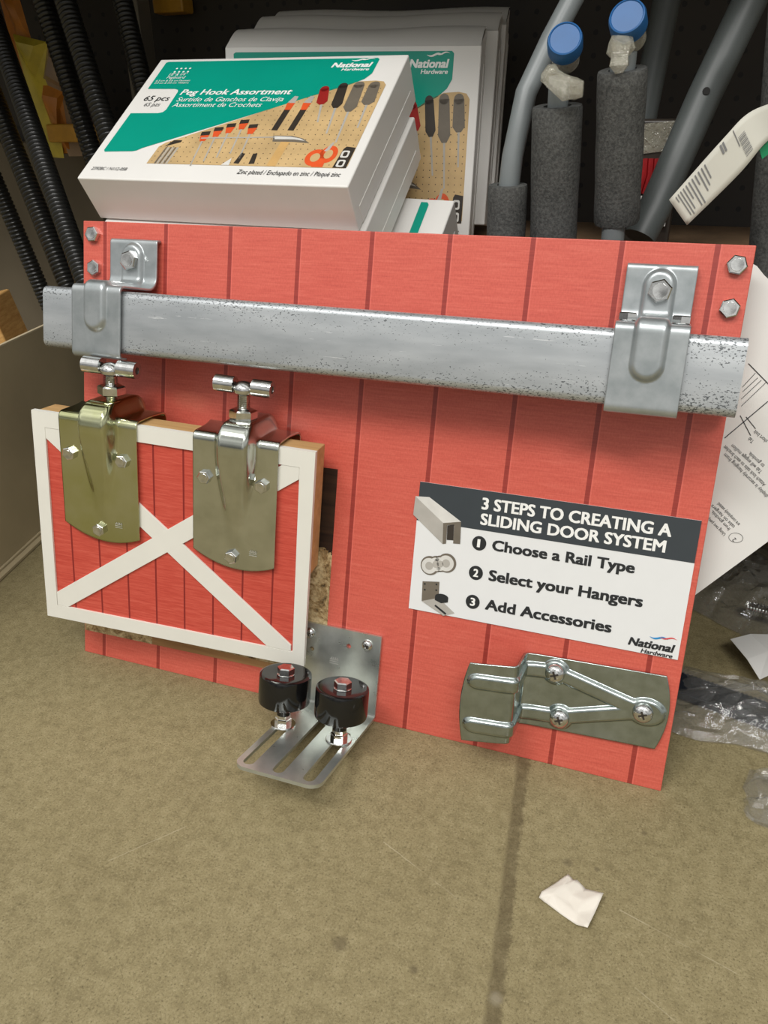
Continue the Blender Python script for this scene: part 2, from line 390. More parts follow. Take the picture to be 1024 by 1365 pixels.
def sm(x, a, b):
    t_ = min(1, max(0, (x - a) / (b - a))); return t_ * t_ * (3 - 2 * t_)
def ell(cx, cy, rx, ry, n=24, a0=0, a1=2 * PI):
    return [(cx + rx * math.cos(a0 + (a1 - a0) * k / n), cy + ry * math.sin(a0 + (a1 - a0) * k / n)) for k in range(n)]
def stroke(p, q, w0, w1=None):
    w1 = w0 if w1 is None else w1
    d = Vector((q[0] - p[0], q[1] - p[1])).normalized(); n = Vector((-d.y, d.x))
    return [(p[0] + n.x * w0, p[1] + n.y * w0), (p[0] - n.x * w0, p[1] - n.y * w0), (q[0] - n.x * w1, q[1] - n.y * w1), (q[0] + n.x * w1, q[1] + n.y * w1)]
def rrect(x0, x1, y0, y1, r, n=5):
    o = []
    for cx, cy, a in ((x1 - r, y1 - r, 0), (x0 + r, y1 - r, PI / 2), (x0 + r, y0 + r, PI), (x1 - r, y0 + r, 1.5 * PI)):
        o += [(cx + r * math.cos(a + PI / 2 * k / n), cy + r * math.sin(a + PI / 2 * k / n)) for k in range(n + 1)]
    return o
def wavy(x0, y0, w, h, th, flip=1):
    n = 14; a = []; b = []
    for k in range(n + 1):
        f = k / n; y = y0 + flip * h * math.sin(f * 2 * PI) * 0.5; tt = th * (math.sin(PI * f) * 0.9 + 0.1)
        a.append((x0 + w * f, y + tt)); b.append((x0 + w * f, y - tt))
    return a + b[::-1]

# ------------------------------------------------------------------ setting
mb = MB(); mb.add([(-6, -7, 0), (7, -7, 0), (7, 2.5, 0), (-6, 2.5, 0)], [(0, 1, 2, 3)])
fl = mb.build('floor', M['floor'], smooth=0); tag(fl, 'olive grey concrete shop floor', 'floor', None, 'structure')
mb = MB(); mb.box(-2.6, 2.8, 0.62, 0.66, 0, 2.2)
wb = mb.build('wall_back', M['peg'], smooth=0); tag(wb, 'dark brown pegboard back of the shelf bay', 'wall', None, 'structure')

shelf = thing('shelving_unit', 'dark shelf bay behind the red board with wooden deck and grey upright', 'shelf', Matrix.Identity(4))
mb = MB(); mb.box(0.02, 1.35, 0.155, 0.618, 0.27, 0.30); mb.build('deck', M['deck'], shelf, 0, bevel=0.002)
mb = MB(); mb.box(0.02, 1.35, 0.27, 0.618, 0.3003, 0.398); mb.build('riser', M['deck'], shelf, 0, bevel=0.002)
mb = MB(); mb.box(-1.5, 1.6, 0.12, 0.618, 0.80, 0.83); mb.build('unseen_shade_shelf', M['upright'], shelf, 0, bevel=0.002)  # shelf above the view, added to block light and keep the bay dark
for x in (-0.222, 1.30):
    mb = MB(); mb.box(x, x + 0.03, 0.53, 0.56, 0, 0.80); mb.build('upright', M['upright'], shelf, 0, bevel=0.002)
for x in (0.03, 1.30):
    mb = MB(); mb.box(x, x + 0.04, 0.54, 0.60, 0, 0.27); mb.build('deck_leg', M['upright'], shelf, 0)

# ------------------------------------------------------------------ display board (local x along, y up the board, z out of it)
TH = math.radians(15)
BU = Vector((1, 0, 0)); BV = Vector((0, math.sin(TH), math.cos(TH))); BN = Vector((0, -math.cos(TH), math.sin(TH)))
BW, BH = 0.61, 0.4541
TB = frame((0, 0, 0), BU, BV, BN)
board = thing('display_board', 'red barn siding display board with steel rail and sample hardware, leaning on the shelf', 'display board', TB)
mb = MB(); mb.box(0, BW, 0, BH, -0.0085, 0)
mb.build('panel', [M['red']], board, 0, bevel=0.0008)
mb = MB(); mb.prism([(0.0012, 0.0258), (0.2875, 0.0300), (0.2875, 0.2428), (0.0012, 0.2405)], 0.0001, 0.0004)
mb.build('barn_photo_print', M['barn'], board, 0)
# corner bolts
for u, v, a in ((0.0131, 0.4413, 0.1), (0.0149, 0.4097, 0.5), (0.5987, 0.4392, 0.9), (0.5987, 0.4076, 0.3)):
    mb = MB(); mb.hexhead(Matrix.Translation((u, v, 0.0002)), 0.0076, 0.0050, 0.10, 0, 0, None, a)
    mb.build('hex_bolt', M['steel'], board, 30)

# rail: hollow C box with a slot underneath
def rail_profile():
    o = []; r = 0.0065; v0, v1, n0, n1 = 0.3310, 0.3872, 0.0105, 0.0565; w = 0.0026; gap0, gap1 = 0.024, 0.043
    def arc(cv, cn, a, rr): return [(cv + rr * math.cos(a + PI / 2 * k / 5), cn + rr * math.sin(a + PI / 2 * k / 5)) for k in range(6)]
    o += [(v0, gap1)]
    o += arc(v0 + r, n1 - r, PI, -0) if False else [(v0 + r - r * math.cos(PI / 2 * k / 5), n1 - r + r * math.sin(PI / 2 * k / 5)) for k in range(6)]
    o += [(v1 - r + r * math.sin(PI / 2 * k / 5), n1 - r + r * math.cos(PI / 2 * k / 5)) for k in range(6)]
    o += [(v1 - r + r * math.cos(PI / 2 * k / 5), n0 + r - r * math.sin(PI / 2 * k / 5)) for k in range(6)]
    o += [(v0 + r - r * math.sin(PI / 2 * k / 5), n0 + r - r * math.cos(PI / 2 * k / 5)) for k in range(6)]
    o += [(v0, gap0)]
    q = r - w
    i = [(v0 + w, gap0)]
    i += [(v0 + r - q * math.cos(PI / 2 * k / 5), n0 + r - q * math.sin(PI / 2 * k / 5)) for k in range(6)]
    i += [(v1 - r + q * math.sin(PI / 2 * k / 5), n0 + r - q * math.cos(PI / 2 * k / 5)) for k in range(6)]
    i += [(v1 - r + q * math.cos(PI / 2 * k / 5), n1 - r + q * math.sin(PI / 2 * k / 5)) for k in range(6)]
    i += [(v0 + r - q * math.sin(PI / 2 * k / 5), n1 - r + q * math.cos(PI / 2 * k / 5)) for k in range(6)]
    i += [(v0 + w, gap1)]
    return o, i
po, pi_ = rail_profile()
SL = -0.0026 / BW
def rv(u): return 0.0006 + SL * u
mb = MB(); n = len(po); ring = po + pi_
m_ = len(ring)
vs_ = []
for u in (0.0010, 0.6110):
    vs_ += [(u, v + rv(u), nn) for v, nn in ring]
fs = [(k, (k + 1) % m_, m_ + (k + 1) % m_, m_ + k) for k in range(m_)]
for b0 in (0, m_):   # end rims as quads between outer and inner outlines
    fs += [(b0 + k, b0 + k + 1, b0 + m_ - 2 - k, b0 + m_ - 1 - k) for k in range(n - 1)]
mb.add(vs_, fs)
mb.build('rail', M['galv'], board, 30)

# rail brackets: strap wrapped over the rail and up the board, with a pressed rib
def path_eval(pts):
    L = [0]
    for a, b in zip(pts, pts[1:]): L.append(L[-1] + math.dist(a, b))
    def at(s):
        s = min(max(s, 0), L[-1])
        for k in range(len(L) - 1):
            if s <= L[k + 1] + 1e-9:
                f = (s - L[k]) / (L[k + 1] - L[k]); a, b = pts[k], pts[k + 1]
                return (a[0] + (b[0] - a[0]) * f, a[1] + (b[1] - a[1]) * f)
    def nrm(s):
        a = at(s - 0.0012); b = at(s + 0.0012); dx, dy = b[0] - a[0], b[1] - a[1]; l = math.hypot(dx, dy) or 1
        return (dx / l, dy / l)
    return at, nrm, L
def round_path(pts, r, n=6):
    o = [pts[0]]
    for a, b, c in zip(pts, pts[1:], pts[2:]):
        A, B, C_ = Vector(a), Vector(b), Vector(c); d0 = (A - B); d1 = (C_ - B); rr = min(r, d0.length * 0.49, d1.length * 0.49)
        p0 = B + d0.normalized() * rr; p1 = B + d1.normalized() * rr
        for k in range(n + 1):
            f = k / n; o.append(tuple((p0 * (1 - f) + B * f) * (1 - f) + (B * f * 0 + (B * (1 - f) + p1 * f)) * f))
    o.append(pts[-1]); return o

def make_bracket(u0, u1, dv, bolt_u, plate_shift, label, ears):
    pts = round_path([(0.4365, 0.0015), (0.4368, 0.0070), (0.3985, 0.0070), (0.3912, 0.0140), (0.3902, 0.0598), (0.3262, 0.0598), (0.3262, 0.0500)], 0.0055)
    at, nrm, L = path_eval(pts); tot = L[-1]; uc = (u0 + u1) / 2; hw = (u1 - u0) / 2
    s_hi = 0.0085; s_lo = 0.0
    # arc position of the rib's lower end on the front face
    s = 0.0
    while at(s)[1] < 0.0597 or at(s)[0] > 0.362: s += 0.0005
    s_lo = s
    def fn(i, j):
        s = j * tot; v, nn = at(s); dx, dy = nrm(s)
        nv, nnn = dy, -dx           # outward normal
        u = u0 + (u1 - u0) * i
        front = sm(nn, 0.010, 0.05)
        u += plate_shift * (1 - front)
        du = u - (uc + plate_shift * (1 - front))
        e = 0.0
        if s < s_hi + 0.011: e = s_hi + 0.011 - s
        if s > s_lo - 0.0: e = s - s_lo
        dist = math.hypot(du, max(e, 0))
        h = 0.0042 * (1 - sm(dist, 0.0085, 0.0125))
        return (u, v + dv + nv * h, nn + nnn * h)
    mb = MB(); mb.grid(fn, 56, 120)
    br = mb.build('rail_bracket', M['galv2'], board, 50, solid=0.0022, off=0)
    tag(br, label)
    mb = MB(); mb.hexhead(Matrix.Translation((bolt_u, 0.4170 + dv, 0.0100)), 0.0092, 0.0062, 0.10, 0, 0.0012, 0.0102, 0.3)
    mb.build('bolt', M['steel'], br, 30)
    if ears:
        for s_ in (-1, 1):
            T = frame((uc + s_ * 0.0190, 0.3925 + dv, 0.0335), (1, 0, 0), (0, 0, -1), (0, 1, 0))
            mb = MB(); mb.hexhead(T, 0.0072, 0.0055, 0.0, 0, 0.0008, 0.0075, 0.5 * s_)
            mb.build('clamp_bolt', M['steel'], br, 30)
    return br
make_bracket(0.0378, 0.0905, 0.0005, 0.0650, 0.0008, 'galvanized bracket on the left end of the rail', False)
make_bracket(0.5203, 0.5720, -0.0006, 0.5470, 0.0000, 'galvanized bracket on the right end of the rail, with two clamp bolts', True)

# ------------------------------------------------------------------ printed sign
sx0, sx1, sy0, sy1 = 0.3681, 0.6052, 0.1222, 0.2423
mb = MB(); mb.box(sx0, sx1, sy0, sy1, 0.0001, 0.0011)
sign = mb.build('sign', M['signw'], board, 0); tag(sign, 'white sign with charcoal header listing three steps')
zs = 0.0013
mb = MB(); mb.flat([(sx0, 0.2067), (sx1, 0.2067), (sx1, sy1), (sx0, sy1)], zs); mb.build('header_band', M['header'], sign, 0, recalc=False)
z2 = 0.00145
def sign_text(name, items, mat):
    for it in items:
        mb = MB(); text(mb, *it); mb.build(name, mat, sign, 0, recalc=False)
sign_text('header_lettering', [('3 STEPS TO CREATING A', 0.4260, 0.2253, 0.1582, 0.0109, z2, 0.030), ('SLIDING DOOR SYSTEM', 0.4263, 0.2115, 0.1552, 0.0106, z2, 0.030)], M['inkw'])
sign_text('step_lettering', [('Choose a Rail Type', 0.4392, 0.1899, 0.1212, 0.0101, z2, 0.036), ('Select your Hangers', 0.4392, 0.1620, 0.1316, 0.0104, z2, 0.036), ('Add Accessories', 0.4390, 0.1347, 0.1102, 0.0103, z2, 0.036)], M['ink'])
for yy, ch in ((0.1946, '1'), (0.1671, '2'), (0.1398, '3')):
    mb = MB(); mb.flat(ell(0.4274, yy, 0.0064, 0.0066, 32), z2, 0); w = 0.0026 if ch == '1' else 0.0046
    text(mb, ch, 0.4274 - w / 2 - (0.0004 if ch == '1' else 0), yy - 0.0038, w, 0.0076, z2 + 0.0001, 0.03, 0, 1)
    mb.build('step_number', [M['ink'], M['inkw']], sign, 0, recalc=False)
def logo(parent, x0, y0, w, z, nat_mat, wave1, wave2, T=None, shear=0.22):
    mb = MB(); h = w * 0.20
    text(mb, 'National', x0, y0 + w * 0.075, w * 0.97, h, z, 0.04, shear, 0, 0, T)
    text(mb, 'Hardware', x0 + w * 0.30, y0 - w * 0.055, w * 0.68, h * 0.52, z, 0.03, shear, 0, 0, T)
    mb.flat(wavy(x0 + w * 0.44, y0 + w * 0.365, w * 0.40, w * 0.055, w * 0.024, -1), z, 1, T)
    mb.flat(wavy(x0 + w * 0.66, y0 + w * 0.395, w * 0.36, w * 0.050, w * 0.018, -1), z + 0.00005, 2, T)
    return mb.build('logo', [nat_mat, wave1, wave2], parent, 0, recalc=False)
logo(sign, 0.5640, 0.1247, 0.0372, z2, M['ink'], M['blue_ink'], M['red_ink'])
# small product pictures printed on the sign's left edge
mb = MB()
mb.flat([(0.3650, 0.2285), (0.3780, 0.2295), (0.4092, 0.2115), (0.3930, 0.2079)], 0.0016, 0)
mb.flat([(0.3650, 0.2285), (0.3930, 0.2079), (0.3944, 0.1886), (0.3645, 0.2113)], 0.0016, 1)
mb.flat([(0.3930, 0.2079), (0.4092, 0.2115), (0.4104, 0.1912), (0.4040, 0.1907), (0.4032, 0.2080), (0.3970, 0.2065), (0.3975, 0.1895), (0.3944, 0.1886)], 0.0016, 2)
mb.flat([(0.3972, 0.2062), (0.4030, 0.2076), (0.4038, 0.1935), (0.3978, 0.1930)], 0.00155, 3)
mb.build('rail_picture', [M['p_light'], M['p_grey'], M['p_midgrey'], M['p_dark']], sign, 0, recalc=False)
mb = MB()
for cx, cy in ((0.3846, 0.1666), (0.4000, 0.1716), (0.3905, 0.1690), (0.3945, 0.1700)):
    r = 0.0088 if cx in (0.3846, 0.4000) else 0.0075
    mb.flat(ell(cx, cy, r, r * 1.02, 28), 0.00155 + (0.00004 if r > 0.008 else 0), 0); mb.flat(ell(cx - 0.0006, cy - 0.0004, r * 0.82, r * 0.84, 28), 0.00162 + (0.00004 if r > 0.008 else 0), 1)
    mb.flat(ell(cx - 0.0006, cy - 0.0004, r * 0.42, r * 0.44, 20), 0.00175, 2)
mb.build('roller_picture', [M['p_midgrey'], M['p_light'], M['p_grey']], sign, 0, recalc=False)
mb = MB()
mb.flat([(0.3791, 0.1506), (0.3950, 0.1529), (0.3957, 0.1376), (0.3800, 0.1316)], 0.00155, 0)
mb.flat([(0.3800, 0.1316), (0.3957, 0.1376), (0.4120, 0.1259), (0.4017, 0.1214)], 0.00155, 1)
mb.flat(ell(0.3985, 0.1390, 0.0062, 0.0030), 0.0017, 2); mb.flat([(0.3923, 0.1390), (0.3923, 0.1350), (0.3985, 0.1330), (0.4047, 0.1350), (0.4047, 0.1390)], 0.00168, 2)
mb.flat(stroke((0.3930, 0.1300), (0.4040, 0.1235), 0.0009), 0.0017, 2)
for p in ((0.3815, 0.1485), (0.3925, 0.1500), (0.3820, 0.1430), (0.3928, 0.1445)): mb.flat(ell(p[0], p[1], 0.0009, 0.0009, 10), 0.0017, 2)
mb.build('guide_picture', [M['p_midgrey'], M['p_grey'], M['ink']], sign, 0, recalc=False)

# ------------------------------------------------------------------ bypass strap (offset plate with pressed ribs)
pts = round_path([(0.4385, 0.0398), (0.4440, 0.0405), (0.4700, 0.0405), (0.4790, 0.0400), (0.4800, 0.0040), (0.4880, 0.0022), (0.5990, 0.0022)], 0.0055)
at, nrm, L = path_eval(pts); tot = L[-1]
def seglen(x, nn):
    best = (9, 0); s = 0
    while s <= tot:
        p = at(s); d_ = math.dist(p, (x, nn)); best = min(best, (d_, s)); s += 0.0008
    return best[1]
sA, sB, sC, sD = seglen(0.448, 0.0405), seglen(0.508, 0.0022), seglen(0.517, 0.0022), seglen(0.5847, 0.0022)
def pseg(p, a, b):
    p, a, b = Vector(p), Vector(a), Vector(b); d_ = b - a; f = min(1, max(0, (p - a).dot(d_) / d_.length_squared)); return (p - (a + d_ * f)).length
ribs = [((sA, 0.0830), (sB, 0.0905), 0.0058), ((sB, 0.0905), (sD, 0.0713), 0.0060), ((sA, 0.0420), (sC, 0.0497), 0.0058), ((sC, 0.0497), (sD, 0.0713), 0.0060)]
bos = [((sB, 0.0905), 0.0105), ((sC, 0.0497), 0.0105), ((sD, 0.0713), 0.0115)]
def fn(i, j):
    s = i * tot; u, nn = at(s); dx, dy = nrm(s); nx, ny = -dy, dx
    if ny < -0.2 or (abs(ny) <= 0.2 and nx < 0): nx, ny = -nx, -ny
    bot = 0.0335 + 0.0060 * (u - 0.44) / 0.16; top_ = 0.1018 + 0.0050 * (u - 0.44) / 0.16
    if u < 0.4795 and nn > 0.02: bot = 0.0255 + (u - 0.44) * 0.16; top_ = 0.0985 + (u - 0.44) * 0.12
    v = bot + (top_ - bot) * j
    if i > 0.999: u += 0.0065 * (1 - (2 * j - 1) ** 2)
    else:
        u += 0.0065 * (1 - (2 * j - 1) ** 2) * sm(u, 0.57, 0.599)
        u -= 0.0050 * (1 - (2 * j - 1) ** 2) * (1 - sm(u, 0.438, 0.452)) * (1 if nn > 0.02 else 0)
    h = 0
    for a, b, w in ribs: h = max(h, 1 - sm(pseg((s, v), a, b), w - 0.0018, w + 0.0016))
    for a, w in bos: h = max(h, 1 - sm(math.dist((s, v), a), w - 0.0018, w + 0.0016))
    h *= 0.0030
    return (u + nx * h, v, nn + ny * h)
mb = MB(); mb.grid(fn, 190, 84)
hinge = mb.build('offset_strap', M['zinc2'], board, 50, solid=0.0020, off=0); tag(hinge, 'zinc offset strap plate with ribs pressed in it')
def pan_screw(T, r, parent, name='pan_screw', mat='steel'):
    mb = MB(); prof = [(r, 0), (r * 0.97, r * 0.22), (r * 0.84, r * 0.46), (r * 0.6, r * 0.62), (r * 0.3, r * 0.70), (0.0001, r * 0.72)]
    mb.lathe(prof, 24, 0, T)
    for a in (0.4, 0.4 + PI / 2):
        R_ = T @ Matrix.Rotation(a, 4, 'Z'); mb.box(-r * 0.42, r * 0.42, -r * 0.10, r * 0.10, r * 0.55, r * 0.725, 1, R_)
    return mb.build(name, [M[mat], M['p_dark']], parent, 40)
for u, v in ((0.508, 0.0905), (0.517, 0.0497), (0.5847, 0.0713)):
    pan_screw(Matrix.Translation((u, v, 0.0060)), 0.0088, hinge)

# ------------------------------------------------------------------ floor guide: bent plate with two rollers
g0, g1 = 0.2660, 0.3450
t_ = 0.0032
mb = MB()
# upright leaf with two open holes
def plate_with_holes(mb, outer, holes, z0, z1, T):
    bm = bmesh.new(); edges = []
    for loop in [outer] + holes:
        vv = [bm.verts.new((p[0], p[1], z0)) for p in loop]
        edges += [bm.edges.new((vv[k], vv[(k + 1) % len(vv)])) for k in range(len(vv))]
    bmesh.ops.triangle_fill(bm, use_beauty=True, use_dissolve=False, edges=edges)
    bm.verts.ensure_lookup_table(); bm.verts.index_update()
    V_ = [tuple(v.co) for v in bm.verts]; F_ = [tuple(v.index for v in f.verts) for f in bm.faces]; bm.free()
    k = len(V_)
    mb.add(V_ + [(p[0], p[1], z1) for p in V_], [tuple(reversed(f)) for f in F_] + [tuple(i + k for i in f) for f in F_], 0, T)
    for loop in [outer] + holes:
        n_ = len(loop)
        mb.add([(p[0], p[1], z0) for p in loop] + [(p[0], p[1], z1) for p in loop], [(i, (i + 1) % n_, n_ + (i + 1) % n_, n_ + i) for i in range(n_)], 0, T)
plate_with_holes(mb, [(g0, 0.0095), (g1, 0.0095), (g1, 0.0885), (g1 - 0.001, 0.0895), (g0 + 0.001, 0.0895), (g0, 0.0885)],
                 [ell(0.3127, 0.0735, 0.0024, 0.0024, 16), ell(0.2745, 0.0628, 0.0024, 0.0024, 16)], 0.0006, 0.0006 + t_, Matrix.Identity(4))
# bend
def bend(i, j):
    a = PI / 2 * j; r = 0.0058
    return (g0 + (g1 - g0) * i, 0.0095 - (r) * math.sin(a), 0.0006 + 0 + r * (1 - math.cos(a)))
rb = 0.0058
vv = []; nb = 8
for k in range(nb + 1):
    a = PI / 2 * k / nb
    for rr in (rb, rb - t_):
        for u in (g0, g1): vv.append((u, 0.0095 - rr * math.sin(a), 0.0006 + rb - rr * math.cos(a)))
ff = []
for k in range(nb):
    b0 = 4 * k; b1 = b0 + 4
    ff += [(b0, b0 + 1, b1 + 1, b1), (b0 + 2, b1 + 2, b1 + 3, b0 + 3), (b0, b1, b1 + 2, b0 + 2), (b0 + 1, b0 + 3, b1 + 3, b1 + 1)]
mb.add(vv, ff)
# foot leaf: x = u, y = n ; slots
def slot(uc, n0, n1, w): return ell(uc, n1 - w, w, w, 10, 0, PI) + [(uc - w, n1 - w)] + ell(uc, n0 + w, w, w, 10, PI, 2 * PI) + [(uc + w, n0 + w)]
y0 = 0.0006 + rb
tip = 0.1385
foot = [(g0, y0), (g1, y0), (g1, tip - 0.011)] + ell(g1 - 0.011, tip - 0.011, 0.011, 0.011, 8, 0, PI / 2) + [(g1 - 0.011, tip)] + ell(g0 + 0.011, tip - 0.011, 0.011, 0.011, 8, PI / 2, PI) + [(g0, tip - 0.011)]
Tf = frame((0, 0.0037, 0), (1, 0, 0), (0, 0, 1), (0, 1, 0))
plate_with_holes(mb, foot, [slot(0.2765, 0.044, 0.133, 0.0050), slot(0.3045, 0.024, 0.1335, 0.0050), slot(0.3325, 0.044, 0.1335, 0.0050)], 0.0, t_, Tf)
guide = mb.build('floor_guide', M['zinc3'], board, 40); tag(guide, 'bent zinc floor guide plate with slotted foot')
for u, v in ((0.2712, 0.0790), (0.3315, 0.0786)):
    pan_screw(Matrix.Translation((u, v, 0.0038)), 0.0056, guide)
for u, nn in ((0.2735, 0.0585), (0.3305, 0.0600)):
    T = frame((u, 0.0070, nn), (1, 0, 0), (0, 0, -1), (0, 1, 0))
    mb = MB(); mb.lathe([(0.0118, 0), (0.0120, 0.0008), (0.0116, 0.0016)], 28, 0, T); mb.build('washer', M['steel'], guide, 30)
    mb = MB(); mb.lathe([(0.0078, 0.0016), (0.0078, 0.0068), (0.0070, 0.0074)], 6, 0, T, 0.3); mb.lathe([(0.0066, 0.0074), (0.0066, 0.0108)], 6, 0, T, 0.3)
    mb.build('nut', M['steel'], guide, 30)
    mb = MB(); mb.lathe([(0.0064, 0.0108), (0.0064, 0.0230), (0.0220, 0.0232), (0.0236, 0.0245), (0.0241, 0.0270), (0.0241, 0.0490), (0.0237, 0.0510), (0.0222, 0.0520), (0.0205, 0.0522), (0.0085, 0.0508), (0.0001, 0.0508)], 48, 0, T)
    mb.build('roller', M['black'], guide, 32)
    mb = MB(); mb.hexhead(T @ Matrix.Translation((0, 0, 0.0509)), 0.0080, 0.0066, 0.0, 0, 0.0006, 0.0080, 0.25)
    mb.build('roller_bolt', M['steel'], guide, 30)
# small stamped mark on the upright leaf
def stamp(parent, x, y, w, z, T=None):
    mb = MB()
    for k in range(3): mb.flat(stroke((x - w * 0.4, y - w * 0.25 + k * w * 0.2), (x + w * 0.45, y - w * 0.25 + k * w * 0.2), w * 0.035), z, 0, T)
    for k in range(4): mb.flat(stroke((x - w * 0.3 + k * w * 0.2, y + w * 0.05), (x - w * 0.2 + k * w * 0.17, y + w * 0.34), w * 0.04), z, 0, T)
    return mb.build('stamped_mark', M['scratched'], parent, 0, recalc=False)
stamp(guide, 0.2985, 0.0555, 0.011, 0.0040)

# ------------------------------------------------------------------ sliding door (own frame: x along, y up, z out; origin = top left front corner)
TD = frame((0.01062761, -0.00984985, 0.28625445), (0.99118405, 0.11327562, -0.06872269), (0.05484057, 0.12141187, 0.99108611), (0.12060964, -0.98611753, 0.11412941))
TD = TD.to_3x3().normalized().to_4x4() if False else TD
DW, DH = 0.277, 0.2172
door = thing('sliding_door', 'small red sliding barn door sample with white cross-buck trim, hanging from the steel rail', 'door', TD)
mb = MB(); mb.box(0.004, DW - 0.0005, -0.121, -0.0003, -0.0300, -0.0050)
mb.build('core_block', M['pine'], door, 0, bevel=0.0008)
mb = MB(); mb.box(0.001, DW - 0.001, -DH + 0.001, -0.001, -0.0048, -0.0016)
mb.build('face_panel', M['red_door'], door, 0)
def trim_ring():
    o = [(0, 0), (DW, 0), (DW, -DH), (0, -DH)]; i = [(0.0130, -0.0150), (DW - 0.0138, -0.0158), (DW - 0.0120, -DH + 0.0145), (0.0122, -DH + 0.0145)]
    mb = MB()
    for z0, z1 in ((-0.0050, 0.0006),):
        for k in range(4):
            a, b, c, d_ = o[k], o[(k + 1) % 4], i[(k + 1) % 4], i[k]
            mb.prism([a, b, c, d_], z0, z1)
    return mb
trim_ring().build('trim_frame', M['white'], door, 0)
mb = MB()
mb.prism([(0.0122, -0.0145), (0.0250, -0.0145), (0.0122, -0.0245)][:0] or [(0.0122, -0.0250), (0.0122, -0.0152), (0.0290, -0.0152), (0.2630, -0.1960), (0.2630, -0.2024), (0.2390, -0.2024)], -0.0018, 0.0002)
mb.build('cross_brace', M['white'], door, 0, bevel=0.0003)
mb = MB()
mb.prism([(0.0124, -0.2024), (0.0246, -0.2026), (0.2630, -0.0272), (0.2630, -0.0160), (0.2470, -0.0160), (0.0124, -0.1880)], -0.0018, 0.00025)
mb.build('cross_brace', M['white'], door, 0, bevel=0.0003)

def make_hanger(a0, a1, rod_a, rod_z, bolts, label, b_bot, nut_z, mat='zinc'):
    w = a1 - a0; ac = (a0 + a1) / 2
    pts = round_path([(b_bot, 0.0022), (0.0028, 0.0022), (0.0028, -0.0460), (-0.0100, -0.0472)], 0.006)
    at, nrm, L = path_eval(pts); tot = L[-1]
    def fn(i, j):
        s = j * tot; b, z = at(s); dx, dy = nrm(s)
        nb_, nz_ = -dy, dx
        if s < L[-1] * 0.5 and nz_ < -0.3: nb_, nz_ = -nb_, -nz_
        nb_, nz_ = (-dy, dx)
        x = 2 * i - 1
        # arch running up the middle and over the top
        if s < L[1]: f = s / L[1]
        else: f = 1.0
        amp = 0.0130 * (0.6 * min(1, max(0, (f - 0.14) / 0.80)) + 0.4 * sm(f, 0.25, 1.0)); wid = 0.13 + 0.27 * sm(f, 0.10, 0.95)
        g = 1 - sm(abs(x - 0.03), wid - 0.13, wid + 0.12)
        h = amp * g
        flare = 0.004 * sm(-z, 0.02, 0.05)
        bb = b - (0.0105 * (1 - x * x) + 0.0035 * x) * (1 - sm(f, 0.0, 0.35)) if s < L[1] else b
        return (ac + x * (w / 2 + flare), bb + nb_ * h, z + nz_ * h)
    mb = MB(); mb.grid(fn, 72, 110)
    # make sure the arch bulges outward (front face toward +z)
    hg = mb.build('strap_hanger', M[mat], door, 55, solid=0.0018, off=0); tag(hg, label)
    for x, b in bolts:
        mb = MB(); mb.hexhead(Matrix.Translation((x, b, 0.0030)), 0.0064, 0.0046, 0.15, 0, 0, None, random.random())
        mb.build('hanger_bolt', M['steel'], hg, 30)
    T = frame((rod_a, 0.0150, rod_z), (1, 0, 0), (0, 0, -1), (0, 1, 0))
    mb = MB(); prof = []
    for k in range(34):
        z = -0.004 + k * 0.030 / 33; prof.append((0.0044 if k % 2 else 0.0060, z))
    mb.lathe(prof, 20, 0, T); mb.build('threaded_rod', M['steel'], hg, 0)
    mb = MB(); mb.lathe([(0.0105, nut_z), (0.0126, nut_z + 0.0012), (0.0126, nut_z + 0.0078), (0.0105, nut_z + 0.0090)], 6, 0, T, 0.4)
    mb.build('lock_nut', M['steel'], hg, 25)
        # rolled knuckles of the trolley, and the swivel head of the rod between them
    Tk = T @ Matrix.Translation((0, 0, 0.0305))
    mb = MB()
    for s_ in (-1, 1):
        Tr = Tk @ frame((s_ * 0.0175, 0, 0), (0, 1, 0), (0, 0, 1), (1, 0, 0))
        mb.ring(0.0034, 0.0076, -0.0090, 0.0090, 28, 0, Tr)
        mb.lathe([(0.0033, -0.0085), (0.0033, 0.0085)], 16, 1, Tr)
    mb.build('trolley_knuckle', [M['steel'], M['p_dark']], hg, 40)
    mb = MB(); mb.lathe([(0.0050, -0.0065), (0.0090, -0.0055), (0.0098, -0.0030), (0.0092, 0.0000), (0.0060, 0.0035), (0.0001, 0.0048)], 24, 0, Tk)
    mb.build('swivel_head', M['steel'], hg, 40)
    stamp(hg, a1 - 0.021, b_bot + 0.0085, 0.009, 0.0036)
    return hg
s_ = 0.9893
make_hanger(0.0298, 0.1080, 0.0722, -0.0185, ((0.0400, -0.0352), (0.0938, -0.0350), (0.0670, -0.1078)), 'left strap hanger, bright zinc with olive reflections', -0.1090, 0.0050, 'zinc_refl')
make_hanger(0.1634, 0.2440, 0.2032, -0.0160, ((0.1755, -0.0372), (0.2302, -0.0376), (0.2026, -0.1117)), 'right strap hanger, bright zinc with scratches', -0.1135, 0.0008)

